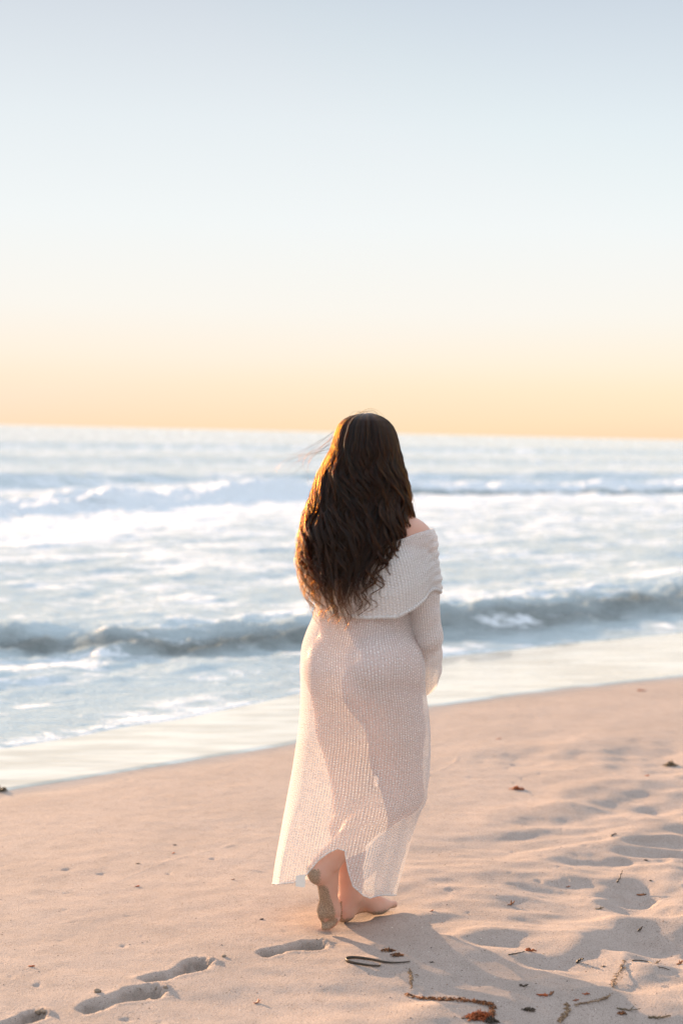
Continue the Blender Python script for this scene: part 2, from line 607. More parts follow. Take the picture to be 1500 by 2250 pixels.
rr = [5.2]
while rr[-1] < 45000:
    r = rr[-1]
    rr.append(r * (1.0055 if r < 60 else 1.02 if r < 400 else 1.15))
rr = np.array(rr)
th = np.radians(np.concatenate([np.arange(-80, -20, 2.0), np.arange(-20, -16, .5), np.arange(-16, 16, .09), np.arange(16, 20, .5), np.arange(20, 82, 2.0)]))
RR, TH = np.meshgrid(rr, th, indexing='ij')
SX, SY = RR * np.sin(TH), RR * np.cos(TH)
SZ, SF, SA = sea_height(SX, SY)
su, sq = uq(SX, SY)
keep = (sq - fline(su)).reshape(-1) > -0.35
fc = grid_faces(*RR.shape)
fc = fc[keep[fc].all(1)]
used = np.unique(fc)
remap = np.full(RR.size, -1)
remap[used] = np.arange(len(used))
sea = mesh_obj('sea', np.stack([SX, SY, SZ], -1).reshape(-1, 3)[used], remap[fc], water_material())
set_attr(sea, 'foam', SF.reshape(-1)[used])
set_attr(sea, 'aeration', SA.reshape(-1)[used])
tag(sea, kind='structure')


# ------------------------------------------------------------------ the walker: signed distance body -> one continuous skin
class Field:
    """distances on a rectilinear grid that is finer around the feet"""
    X = np.arange(-0.31, 0.42, 0.0048)
    Y = np.arange(Y0 - 0.30, Y0 + 0.42, 0.0048)
    Z = np.concatenate([np.arange(-0.02, 0.205, 0.0032), np.arange(0.205, 1.69, 0.0068)])

    def __init__(self):
        self.f = np.full((len(self.X), len(self.Y), len(self.Z)), 0.5, dtype=np.float32)

    def _box(self, lo, hi):
        s = []
        for ax, a, b in zip((self.X, self.Y, self.Z), lo, hi):
            s.append(slice(max(0, np.searchsorted(ax, a) - 1), min(len(ax), np.searchsorted(ax, b) + 1)))
        return tuple(s)

    def _merge(self, sl, d, k, sub=False):
        a = self.f[sl]
        d = d.astype(np.float32)
        if sub:
            h = np.clip(.5 - .5 * (a + d) / k, 0, 1)
            self.f[sl] = a * (1 - h) - d * h + k * h * (1 - h)
        else:
            h = np.clip(.5 + .5 * (d - a) / k, 0, 1)
            self.f[sl] = d * (1 - h) + a * h - k * h * (1 - h)

    def cone(self, a, b, ra, rb, k=.02):
        a, b = np.asarray(a), np.asarray(b)
        m = max(ra, rb) + .12
        sl = self._box(np.minimum(a, b) - m, np.maximum(a, b) + m)
        x, y, z = self.X[sl[0]][:, None, None], self.Y[sl[1]][None, :, None], self.Z[sl[2]][None, None, :]
        ab = b - a
        t = np.clip(((x - a[0]) * ab[0] + (y - a[1]) * ab[1] + (z - a[2]) * ab[2]) / (ab @ ab), 0, 1)
        d = np.sqrt((x - a[0] - t * ab[0]) ** 2 + (y - a[1] - t * ab[1]) ** 2 + (z - a[2] - t * ab[2]) ** 2) - (ra + (rb - ra) * t)
        self._merge(sl, d, k)

    def chain(self, pts, rad, k=.02):
        for i in range(len(pts) - 1):
            self.cone(pts[i], pts[i + 1], rad[i], rad[i + 1], k)

    def ell(self, c, r, yaw=0.0, k=.03, sub=False):
        c = np.asarray(c)
        m = max(r) + .12
        sl = self._box(c - m, c + m)
        x, y, z = self.X[sl[0]][:, None, None] - c[0], self.Y[sl[1]][None, :, None] - c[1], self.Z[sl[2]][None, None, :] - c[2]
        cs, sn = math.cos(yaw), math.sin(yaw)
        lx, ly = x * cs + y * sn, -x * sn + y * cs
        k0 = np.sqrt((lx / r[0]) ** 2 + (ly / r[1]) ** 2 + (z / r[2]) ** 2)
        k1 = np.sqrt((lx / r[0] ** 2) ** 2 + (ly / r[1] ** 2) ** 2 + (z / r[2] ** 2) ** 2) + 1e-9
        self._merge(sl, k0 * (k0 - 1.0) / k1, k, sub)

    def union(self, o, k):
        h = np.clip(.5 + .5 * (o.f - self.f) / k, 0, 1)
        r = Field.__new__(Field)
        r.f = o.f * (1 - h) + self.f * h - k * h * (1 - h)
        return r

    def sample(self, p):
        idx, fr = [], []
        for i, ax in enumerate((self.X, self.Y, self.Z)):
            c = np.clip(p[..., i], ax[0], ax[-1] - 1e-6)
            j = np.clip(np.searchsorted(ax, c, 'right') - 1, 0, len(ax) - 2)
            idx.append(j)
            fr.append((c - ax[j]) / (ax[j + 1] - ax[j]))
        v = 0
        for i in (0, 1):
            for j in (0, 1):
                for k in (0, 1):
                    w = (fr[0] if i else 1 - fr[0]) * (fr[1] if j else 1 - fr[1]) * (fr[2] if k else 1 - fr[2])
                    v = v + w * self.f[idx[0] + i, idx[1] + j, idx[2] + k]
        return v

    def grad(self, p, e=.008):
        g = np.stack([self.sample(p + np.eye(3)[i] * e) - self.sample(p - np.eye(3)[i] * e) for i in range(3)], -1)
        return g / (np.linalg.norm(g, axis=-1, keepdims=True) + 1e-9)

    def surface(self):
        f = self.f
        s = f < 0
        cnt = np.zeros(tuple(n - 1 for n in f.shape), dtype=np.uint8)
        for i in (0, 1):
            for j in (0, 1):
                for k in (0, 1):
                    cnt += s[i:f.shape[0] - 1 + i, j:f.shape[1] - 1 + j, k:f.shape[2] - 1 + k]
        act = (cnt > 0) & (cnt < 8)
        idx = np.full(cnt.shape, -1, dtype=np.int32)
        ci = np.argwhere(act)
        idx[act] = np.arange(len(ci))
        acc, w = np.zeros((len(ci), 3)), np.zeros(len(ci))
        cs = [np.array((i, j, k)) for i in (0, 1) for j in (0, 1) for k in (0, 1)]
        for a in cs:
            for b in cs:
                if (b - a).sum() == 1 and (b - a).min() == 0:
                    fa, fb = f[tuple((ci + a).T)], f[tuple((ci + b).T)]
                    m = (fa < 0) != (fb < 0)
                    t = np.where(m, fa / np.where(m, fa - fb, 1), 0)
                    acc[m] += (a + t[:, None] * (b - a))[m]
                    w[m] += 1
        loc = ci + acc / w[:, None]
        v = np.stack([np.interp(loc[:, i], np.arange(len(ax)), ax) for i, ax in enumerate((self.X, self.Y, self.Z))], -1)
        quads = []
        for ax in range(3):
            o1, o2 = [(1, 2), (2, 0), (0, 1)][ax]
            lo, hi = [slice(None)] * 3, [slice(None)] * 3
            lo[ax], hi[ax] = slice(0, -1), slice(1, None)
            ch = s[tuple(lo)] != s[tuple(hi)]
            e = np.argwhere(ch)
            e = e[(e[:, o1] > 0) & (e[:, o2] > 0) & (e[:, o1] < f.shape[o1] - 1) & (e[:, o2] < f.shape[o2] - 1)]
            d1, d2 = np.eye(3, dtype=int)[o1], np.eye(3, dtype=int)[o2]
            q = np.stack([idx[tuple((e - d1 - d2).T)], idx[tuple((e - d2).T)], idx[tuple(e.T)], idx[tuple((e - d1).T)]], -1)
            ins = s[tuple(e.T)]
            q[~ins] = q[~ins][:, ::-1]
            quads.append(q)
        return v, np.concatenate(quads)


HIP_F = np.array([.62, .79, 0])      # the way the hips face: along the beach, away to the right
HIP_R = np.array([.79, -.62, 0])     # her right-hand side

torso = Field()
k_ = .05
torso.cone(at(752, 1452, .05), at(845, 1452, -.05), .112, .106, k_)
torso.ell(at(731, 1474, -.005), (.090, .096, .100), 0, k_)
torso.ell(at(812, 1476, -.105), (.096, .094, .102), 0, k_)
torso.ell(at(848, 1415, .06), (.095, .095, .11), 0, k_)
torso.ell(at(796, 1352, .01), (.142, .112, .12), -.25, k_)
torso.ell(at(800, 1270, .01), (.150, .112, .14), -.2, k_)
torso.ell(at(802, 1205, .005), (.160, .108, .10), -.2, k_)
torso.cone(at(712, 1185, .045), at(900, 1182, -.03), .055, .055, k_)
torso.cone(at(806, 1150, .005), at(808, 1060, .02), .066, .052, .04)
torso.cone(at(808, 1108, .0), at(718, 1168, .04), .045, .040, .04)
torso.cone(at(808, 1108, .0), at(892, 1164, -.025), .045, .040, .04)
torso.ell(at(757, 1262, .115), (.068, .062, .068), 0, .03)
torso.ell(at(852, 1262, .085), (.068, .062, .068), 0, .03)

legs = Field()
rk, lk = at(886, 1745, .085), at(776, 1742, .095)
ra_, la_ = at(717, 1893, -.115), on_ground(740, 2026) + np.array([.74 * .058, .67 * .058, .078])
legs.chain([at(850, 1485, -.04), at(866, 1600, .02), rk], [.112, .095, .064], .03)
legs.chain([at(752, 1485, .05), at(762, 1600, .08), lk], [.112, .097, .066], .03)


def calf(knee, ank, back):
    c = [knee + (ank - knee) * t for t in (0, .14, .33, .6, .85, 1.0)]
    c = [p + back * b for p, b in zip(c, (0, .006, .020, .012, .002, 0))]
    return c, [.060, .055, .058, .045, .034, .033]


legs.chain(*calf(rk, ra_, np.array([-.25, -.45, .80])), .03)
legs.chain(*calf(lk, la_, np.array([-.62, -.79, 0])), .03)

feet = Field()
# planted left foot, seen along its inner side
hb = on_ground(740, 2026)
d_, w_ = np.array([.74, .67, 0]), np.array([.67, -.74, 0])


def pf(l, w, z):
    return hb + d_ * l + w_ * w + np.array([0, 0, z])


feet.ell(pf(.034, 0, .032), (.036, .033, .036), math.atan2(.67, .74), .012)
feet.cone(pf(.03, 0, .035), pf(.062, 0, .085), .032, .034, .02)
feet.cone(pf(.066, .0, .072), pf(.185, .016, .024), .033, .019, .03)
feet.cone(pf(.060, -.006, .055), pf(.160, -.022, .022), .028, .016, .02)
feet.cone(pf(.04, -.012, .022), pf(.165, -.026, .016), .022, .016, .02)
feet.cone(pf(.150, .022, .022), pf(.172, .020, .020), .022, .020, .03)
feet.ell(pf(.062, .030, .075), (.014, .014, .016), 0, .012)
feet.ell(pf(.056, -.030, .066), (.014, .014, .016), 0, .012)
for i, (w0, w1, l1, r_) in enumerate(((.024, .020, .238, .0125), (.006, .004, .236, .0095), (-.008, -.012, .228, .009), (-.021, -.026, .217, .0085), (-.033, -.037, .203, .008))):
    feet.chain([pf(.172 - i * .006, w0, .020), pf(.200 - i * .008, w1, .021 - .001 * i), pf(l1, w1, r_ + .002)], [r_ + .006, r_ * 1.05, r_], .014)
# lifted right foot, sole towards the camera
tf = Field()
tf.ell(at(699, 1915, -.134), (.036, .036, .042), .6, .03)
tf.cone(at(702, 1908, -.125), at(719, 1890, -.112), .031, .034, .02)
tf.cone(at(722, 1905, -.10), at(728, 1992, -.078), .034, .019, .022)
tf.cone(at(708, 1925, -.112), at(716, 2000, -.088), .020, .017, .014)
tf.cone(at(713, 1925, -.128), at(733, 1998, -.108), .025, .018, .018)
tf.ell(at(735, 1903, -.128), (.012, .014, .015), 0, .012)
tf.ell(at(711, 2003, -.090), (.022, .022, .032), 0, .02)
tf.ell(at(735, 2000, -.106), (.017, .018, .030), 0, .02)
for i, (x0, x1, y1, r_) in enumerate(((711, 713, 2036, .0125), (722, 724, 2037, .0095), (729, 731, 2033, .0088), (735, 737, 2028, .0082), (740, 742, 2021, .0076))):
    dy0 = -.086 - .0062 * i
    tf.chain([at(x0, 2008 - i, dy0), at(x1, (2008 + y1) / 2, dy0 + .005), at(x1, y1, dy0 - .004)], [r_ + .003, r_ * .95, r_], .006)
feet.f = np.minimum(feet.f, tf.f)
FEET_SPLIT = at(750, 1990)[2]

arms = Field()
r_sh, r_el, r_wr = at(914, 1190, -.03), at(938, 1400, -.01), at(915, 1462, .165)
l_sh, l_el, l_wr = at(702, 1193, .055), at(728, 1325, .20), at(815, 1392, .275)
arms.chain([r_sh, (r_sh * .6 + r_el * .4), r_el], [.056, .050, .041], .03)
arms.chain([r_el, r_el * .7 + r_wr * .3, r_wr], [.040, .040, .027], .025)
arms.chain([l_sh, (l_sh * .6 + l_el * .4), l_el], [.056, .050, .041], .03)
arms.chain([l_el, l_el * .7 + l_wr * .3, l_wr], [.040, .040, .027], .025)


def hand(fld, wr, fwd, thumb, palm_n, L=.17):
    fwd, thumb, palm_n = [np.asarray(v) / np.linalg.norm(v) for v in (fwd, thumb, palm_n)]
    c = wr + fwd * .05
    for s in (-.026, -.009, .009, .024):
        fld.cone(wr + fwd * .012 + thumb * s * .5, wr + fwd * .085 + thumb * s, .014, .0115, .012)
    for s, l in ((.027, .066), (.009, .076), (-.010, .070), (-.027, .054)):
        a = wr + fwd * .088 + thumb * s
        b = a + (fwd * .9 + palm_n * .35) * l * .5
        e = b + (fwd * .55 + palm_n * .8) * l * .5
        fld.chain([a, b, e], [.0095, .0085, .007], .004)
    a = wr + fwd * .03 + thumb * .024
    b = a + (fwd * .6 + thumb * .7) * .036
    e = b + (fwd * .85 + thumb * .25 + palm_n * .3) * .032
    fld.chain([a, b, e], [.013, .0105, .008], .006)


hand(arms, r_wr, (-.35, .75, .1), (0.1, .1, 1), (-.9, -.3, 0))
hand(arms, l_wr, (.95, .25, -.15), (0.1, .1, 1), (.1, -.9, -.1))

head = Field()
hc = at(806, 990, .0)
fh, sh = np.array([-.14, .99, 0]), np.array([.99, .14, 0])


def hp(f_, s_, z_):
    return hc + fh * f_ + sh * s_ + np.array([0, 0, z_])


yaw = math.atan2(.14, .99)
head.ell(hc, (.073, .094, .106), yaw, .03)
head.ell(hp(.045, 0, -.055), (.056, .058, .062), yaw, .03)
head.ell(hp(.080, 0, -.098), (.024, .022, .018), yaw, .02)
for s in (-1, 1):
    head.ell(hp(.079, s * .031, -.012), (.017, .014, .012), yaw, .006, sub=True)
    head.ell(hp(.074, s * .031, -.013), (.0125, .0125, .0115), yaw, .003)
    head.ell(hp(.080, s * .034, .010), (.022, .010, .006), yaw, .012)
    head.ell(hp(.060, s * .042, -.045), (.022, .022, .018), yaw, .02)
    head.ell(hp(-.004, s * .074, -.02), (.007, .016, .030), yaw, .006)
head.chain([hp(.090, 0, -.004), hp(.112, 0, -.042)], [.009, .012], .010)
for s in (-1, 1):
    head.ell(hp(.100, s * .011, -.046), (.008, .009, .007), yaw, .006)
head.ell(hp(.096, 0, -.066), (.022, .008, .005), yaw, .006)
head.ell(hp(.094, 0, -.076), (.020, .009, .006), yaw, .006)

lower = torso.union(legs, .035)           # what the dress lies on
upper = torso.union(arms, .03)
whole = upper.union(legs, .035).union(feet, .018).union(head, .025)


def laplace(v, quads, it, lam=.5, keep=None):
    n = len(v)
    e = np.concatenate([quads[:, [0, 1]], quads[:, [1, 2]], quads[:, [2, 3]], quads[:, [3, 0]]])
    deg = np.bincount(e[:, 0], minlength=n) + np.bincount(e[:, 1], minlength=n)
    for i in range(it):
        s = np.stack([np.bincount(e[:, 0], v[e[:, 1], c], n) + np.bincount(e[:, 1], v[e[:, 0], c], n) for c in range(3)], -1)
        nv = v + lam * (s / np.maximum(deg, 1)[:, None] - v)
        v = nv if keep is None else np.where(keep[:, None], v, nv)
    return v


def skin_material():
    t = NT('skin')
    pos = t.n('NewGeometry').outputs['Position']
    sandy = t.attr('sandy')
    c = t.mixc(t.noise(pos, 22, 3, .6), (0.66, 0.41, 0.32), (0.58, 0.31, 0.23))
    g = t.ramp01(t.math('ADD', sandy, t.math('MULTIPLY', t.math('SUBTRACT', t.noise(pos, 330, 2, .7), .5), 1.8)), .35, .6)
    gc = t.mixc(t.ramp01(t.noise(pos, 420, 2), .35, .65), (0.20, 0.135, 0.09), (0.46, 0.34, 0.25))
    c = t.mixc(g, c, gc)
    b = t.bump(g, .5, .0015)
    return t.done(t.bsdf(Base_Color=c, Roughness=t.mixf(g, .45, .9), Normal=b, Subsurface_Weight=.25, Subsurface_Radius=(.012, .005, .003), Subsurface_Scale=.6, Specular_IOR_Level=.35))


BASE = on_ground(752, 2024)
person = bpy.data.objects.new('person', None)
person.location = BASE
COL.objects.link(person)
tag(person, 'barefoot woman with long wavy dark hair in a sheer cream knit dress on the beach', 'person')


def hang(o, parent, base=None):
    """parent without moving: the parent sits at base"""
    o.parent = parent
    if base is not None:
        o.matrix_parent_inverse = Matrix.Translation(-Vector(base))
    return o


bv, bq = whole.surface()
bv = laplace(bv, bq, 2, .35)
body = hang(mesh_obj('body', bv, bq, skin_material()), person, BASE)
# sand stuck to the sole of the lifted foot and to the rim of the planted one
me = body.data
nr = np.empty(len(bv) * 3, dtype=np.float32)
me.vertex_normals.foreach_get('vector', nr)
nr = nr.reshape(-1, 3)
lift = (bv[:, 1] < at(0, 0, -.03)[1]) & (bv[:, 0] < at(752, 1950)[0]) & (bv[:, 2] < .24)
sole = smooth(.2, .75, -(nr[:, 0] * .72 + nr[:, 1] * .62) + .0)
sandy = np.where(lift, sole * .85 + .25 * smooth(.03, .0, bv[:, 2]), smooth(.028, .004, bv[:, 2]) * .8)
sandy = np.where(lift & (bv[:, 2] > .215), 0, sandy)
set_attr(body, 'sandy', sandy)


# ------------------------------------------------------------------ the dress
def knit_material(name, dens=.66, tint=(0.95, 0.95, 0.96)):
    t = NT(name)
    uv = t.n('UVMap').outputs[0]
    sp = t.n('SeparateXYZ')
    t.put(sp.inputs[0], uv)
    wob = t.math('MULTIPLY', t.math('SUBTRACT', t.noise(uv, 9, 2), .5), .9)
    x = t.math('ADD', t.math('DIVIDE', sp.outputs[0], .0078), wob)
    col = t.math('FLOOR', x)
    fx = t.math('SUBTRACT', t.math('FRACT', x), .5)
    wn1 = t.n('TexWhiteNoise', noise_dimensions='1D')
    t.put(wn1.inputs['W'], col)
    y = t.math('ADD', t.math('DIVIDE', sp.outputs[1], .0080), wn1.outputs[0])
    row = t.math('FLOOR', y)
    cmb = t.n('CombineXYZ')
    t.put(cmb.inputs[0], col)
    t.put(cmb.inputs[1], row)
    wn2 = t.n('TexWhiteNoise', noise_dimensions='2D')
    t.put(wn2.inputs['Vector'], cmb.outputs[0])
    rnd = wn2.outputs[0]
    fy = t.math('ADD', t.math('SUBTRACT', t.math('FRACT', y), .5), t.math('MULTIPLY', t.math('SUBTRACT', rnd, .5), .35))
    r = t.math('SQRT', t.math('ADD', t.math('MULTIPLY', fx, fx), t.math('MULTIPLY', t.math('MULTIPLY', fy, fy), .75)))
    dot = t.math('SUBTRACT', 1.0, t.ramp01(t.math('ADD', r, t.math('MULTIPLY', rnd, .22)), .20, .46))
    seam = t.ramp01(t.math('ABSOLUTE', fx), .30, .48)
    hole = t.math('MULTIPLY', seam, t.ramp01(t.noise(uv, 240, 1), .35, .55))
    al = t.math('ADD', t.math('MULTIPLY', dot, 1 - dens + .0), dens)
    al = t.math('SUBTRACT', al, t.math('MULTIPLY', hole, .26), clamp=True)
    h = t.math('ADD', dot, t.math('MULTIPLY', t.noise(uv, 600, 2), .35))
    h = t.math('SUBTRACT', h, t.math('MULTIPLY', seam, .3))
    bmp = t.bump(h, .8, .004)
    c = t.mixc(dot, tuple(.93 * v for v in tint), tint)
    d = t.n('BsdfDiffuse')
    t.put(d.inputs[0], c)
    t.put(d.inputs['Normal'], bmp)
    tr = t.n('BsdfTranslucent')
    t.put(tr.inputs[0], (0.93, 0.91, 0.88))
    t.put(tr.inputs['Normal'], bmp)
    sh = t.mixs(.27, d.outputs[0], tr.outputs[0])
    sn = t.n('BsdfSheen')
    sn.inputs[0].default_value = (.9, .88, .85, 1)
    sn.inputs['Roughness'].default_value = .4
    tp = t.n('BsdfTransparent')
    return t.done(t.mixs(al, tp.outputs[0], sh))


KNIT = knit_material('cream_openwork_knit', .65)
KNIT2 = knit_material('cream_dense_knit', .86)


def push_out(v, fld, gap, it=4):
    for i in range(it):
        s = fld.sample(v)
        m = s < gap
        if not m.any():
            break
        g = fld.grad(v[m])
        v[m] += g * (gap - s[m])[:, None]
    return v


def pxz(py):
    return at(780, py)[2]


# dress body: from under the collar to the hem
ROWS, SEG = 240, 288
PYS = np.array([1195, 1260, 1320, 1345, 1365, 1385, 1420, 1460, 1500, 1550, 1600, 1650, 1700, 1750, 1775, 1800, 1850, 1900, 1950, 1990])
LFT = np.array([702, 698, 692, 691, 684, 674, 662, 659, 660, 659, 655, 648, 640, 630, 625, 620, 611, 602, 596, 590])
RGT = np.array([898, 904, 904, 906, 909, 912, 915, 923, 932, 941, 946, 947, 945, 937, 928, 917, 902, 888, 872, 862])
DYC = np.array([.0, .0, .0, .0, 0, 0, 0, -.01, -.01, -.005, .0, .01, .015, .015, .015, .015, .01, .01, .01, .01])
DEP = np.array([.115, .12, .122, .125, .13, .14, .155, .185, .195, .19, .19, .19, .195, .2, .2, .2, .2, .2, .2, .2])
zz = np.array([pxz(p) for p in PYS])
phi = np.linspace(0, 2 * math.pi, SEG, endpoint=False)
# height of the hem round the ring: it is caught up over the lifted heel
HPX = [560, 597, 640, 662, 682, 700, 716, 732, 748, 765, 790, 812, 835, 880, 920]
HPY = [1950, 1950, 1948, 1930, 1898, 1880, 1870, 1874, 1918, 1952, 1970, 1977, 1972, 1964, 1960]
cxh = np.interp(phi, [0], [0])
hemx = np.where(np.cos(phi) > 0, 735 + np.cos(phi) * 137, 735 + np.cos(phi) * 139)
near_py = np.interp(hemx, HPX, HPY)
far_py = np.interp(hemx, [597, 700, 800, 872], [1950, 1936, 1945, 1962])
wn_ = smooth(.12, -.2, np.sin(phi))
hem_py = near_py * wn_ + far_py * (1 - wn_)
hem_py = hem_py - 4 + 0.8 * np.sin(phi * 11)
zhem = np.array([at(780, p_, .01 + .2 * s_)[2] for p_, s_ in zip(hem_py, np.sin(phi))])
V = np.linspace(0, 1, ROWS)
ztop = zz[0]
Zr = ztop + (zhem[None, :] - ztop) * V[:, None]
pyr = np.interp(-Zr, -zz, PYS)
sx = (at(1000, 1500)[0] - at(500, 1500)[0]) / 500.0
xl = np.interp(pyr, PYS, LFT)
xr = np.interp(pyr, PYS, RGT)
xc, hw = (xl + xr) / 2, (xr - xl) / 2
# image columns -> metres on the plane of the walker (the roll of the camera moves them with height)
x0 = np.array([at(750, p)[0] for p in range(1100, 2100)])
xoff = np.interp(pyr, np.arange(1100, 2100), x0)
low = smooth(1640, 1960, pyr)
fold = low * (.035 * np.sin(5 * phi[None, :] + 2.2 * low + .6) + .022 * np.sin(9 * phi[None, :] - 3.0 * low + 2.0) + .012 * np.sin(17 * phi[None, :] + 2 * low))
fold = fold * (1 - .65 * np.exp(-(np.sin(phi[None, :]) / .3) ** 2))
rad = 1 + fold
DXv = xoff + ((xc - 750) + hw * np.cos(phi)[None, :] * rad) * sx
DYv = Y0 + np.interp(pyr, PYS, DYC) + np.interp(pyr, PYS, DEP) * np.sin(phi)[None, :] * rad
dv = np.stack([DXv, DYv, Zr], -1).reshape(-1, 3)
dq = grid_faces(ROWS, SEG, wrap=True)
dv = push_out(dv, lower, .010)
pinned = np.zeros(len(dv), bool)
pinned[:SEG] = True
pinned[-SEG:] = True
for _ in range(7):
    dv = laplace(dv, dq, 3, .5, pinned)
    dv = push_out(dv, lower, .010, 2)
dv = laplace(dv, dq, 10, .5, pinned)
dv = push_out(dv, lower, .005, 2)
dv = laplace(dv, dq, 2, .5, pinned)
# the near cloth clings a little above the knees where the wind presses it
dress = hang(mesh_obj('dress', dv, dq, KNIT), person, BASE)
uvd = np.stack([np.broadcast_to(phi[None, :] * .165, (ROWS, SEG)), np.cumsum(np.full((ROWS, SEG), 1.0), 0) * ((ztop - zhem) / ROWS)[None, :]], -1)


def set_ring_uv(o, uv, rows, seg, width):
    """uv for a wrapped grid: the closing column gets u = width"""
    me = o.data
    l = me.uv_layers.new(name='UVMap')
    vi = np.empty(len(me.loops), dtype=np.int32)
    me.loops.foreach_get('vertex_index', vi)
    w = uv.reshape(-1, 2)[vi].copy()
    vi4 = vi.reshape(-1, 4) % seg
    wrapf = (vi4.max(1) == seg - 1) & (vi4.min(1) == 0)
    fix = (wrapf[:, None] & (vi4 == 0)).reshape(-1)
    w[fix, 0] = width
    l.data.foreach_set('uv', w.astype(np.float32).ravel())


set_ring_uv(dress, uvd, ROWS, SEG, 2 * math.pi * .165)


def tube_strip(name, line, r, mat, parent, seg=8, closed=False):
    """a rolled edge along a polyline"""
    line = np.asarray(line)
    n = len(line)
    tan = np.roll(line, -1, 0) - np.roll(line, 1, 0) if closed else np.gradient(line, axis=0)
    tan /= np.linalg.norm(tan, axis=1, keepdims=True) + 1e-9
    up = np.array([0, 0, 1.0])
    a = np.cross(tan, up)
    a /= np.linalg.norm(a, axis=1, keepdims=True) + 1e-9
    b = np.cross(a, tan)
    th_ = np.linspace(0, 2 * math.pi, seg, endpoint=False)
    v = line[:, None, :] + r * (np.cos(th_)[None, :, None] * a[:, None, :] + np.sin(th_)[None, :, None] * b[:, None, :] * 1.6)
    f = grid_faces(n, seg, True)
    if closed:
        k = np.arange(seg)
        f = np.concatenate([f, np.stack([(n - 1) * seg + k, (n - 1) * seg + (k + 1) % seg, (k + 1) % seg, k], -1)])
    o = mesh_obj(name, v.reshape(-1, 3), f, mat)
    uv = np.stack([np.broadcast_to(np.arange(n)[:, None] * .004, (n, seg)), np.broadcast_to(th_[None] * r, (n, seg))], -1)
    set_uv(o, uv.reshape(-1, 2))
    o.parent = parent
    return o


tube_strip('hem_edge', dv[-SEG:], .0014, KNIT2, dress, closed=True)

# wide fold-over collar that bares the shoulders
CR, CS = 64, 256
ph = np.linspace(0, 2 * math.pi, CS, endpoint=False)
cph, sph = np.cos(ph), np.sin(ph)
back = smooth(.35, -.5, sph)
top_py = 1160 + 30 * (1 - np.abs(cph) ** 1.5) + np.where(cph < 0, 4, -6) * np.abs(cph)
cpx = 805 + 148 * cph
low_back = np.interp(cpx, [650, 680, 720, 800, 850, 890, 925, 957], [1292, 1318, 1338, 1345, 1341, 1322, 1298, 1274])
low_py = low_back * back + 1300 * (1 - back)
vv = np.linspace(0, 1, CR)
pyc = top_py[None] + (low_py - top_py)[None] * vv[:, None]
zc = np.interp(pyc, np.arange(1100, 2100), np.array([pxz(p) for p in range(1100, 2100)]))
cl = np.interp(vv, [0, .12, .3, .6, .9, 1], [676, 668, 662, 658, 664, 672])[:, None]
cr_ = np.interp(vv, [0, .12, .3, .6, .9, 1], [924, 932, 943, 955, 957, 953])[:, None]
cb = np.interp(vv, [0, .3, .7, 1], [.085, .125, .142, .138])[:, None]
xoffc = np.interp(pyc, np.arange(1100, 2100), x0)
ruche = np.exp(-((ph - 2 * math.pi * (ph > math.pi)) / .55) ** 2)[None]
wr = ruche * (.0011 * np.sin(vv[:, None] * 34 + 2.0 * np.sin(ph * 7)[None]) + .0018 * np.sin(vv[:, None] * 47 + 1.3 + 3 * np.sin(ph * 3)[None])) * smooth(0, .1, vv)[:, None]
wr = wr + .0035 * np.sin(ph * 6 + 1)[None] * vv[:, None] + .002 * np.sin(ph * 13 + vv[:, None] * 5)
cvx = xoffc + ((cl + cr_) / 2 - 750 + (cr_ - cl) / 2 * np.sign(cph) * np.abs(cph) ** .8) * sx
cvy = Y0 - .0 + (-cph * .035)[None] + cb * (np.sign(sph) * np.abs(sph) ** .85)[None]
cv = np.stack([cvx, cvy, zc], -1).reshape(-1, 3)
cq = grid_faces(CR, CS, True)
cv = push_out(cv, upper, .011)
pin = np.zeros(len(cv), bool)
for _ in range(4):
    cv = laplace(cv, cq, 2, .5, pin)
    cv = push_out(cv, upper, .010, 2)
    cv.reshape(CR, CS, 3)[:, :, 2] = zc
cen = np.stack([np.full(CS, cv.reshape(CR, CS, 3)[..., 0].mean()), np.full(CS, Y0)], -1)
c3 = cv.reshape(CR, CS, 3)
dr = c3[..., :2] - cen[None]
dr /= np.linalg.norm(dr, axis=-1, keepdims=True)
c3[..., :2] += dr * wr[..., None]
# roll the top edge in, and give the fold its second layer below
c3[0, :, :2] -= dr[0] * .006
c3[0, :, 2] -= .006
collar = hang(mesh_obj('collar', cv, cq, KNIT2), dress)
uvc = np.stack([np.broadcast_to(ph[None] * .16, (CR, CS)), np.cumsum(np.full((CR, CS), 1.0), 0) * .2 / CR], -1)
set_ring_uv(collar, uvc, CR, CS, 2 * math.pi * .16)
tube_strip('collar_edge', c3[-1], .0035, KNIT2, collar, closed=True)


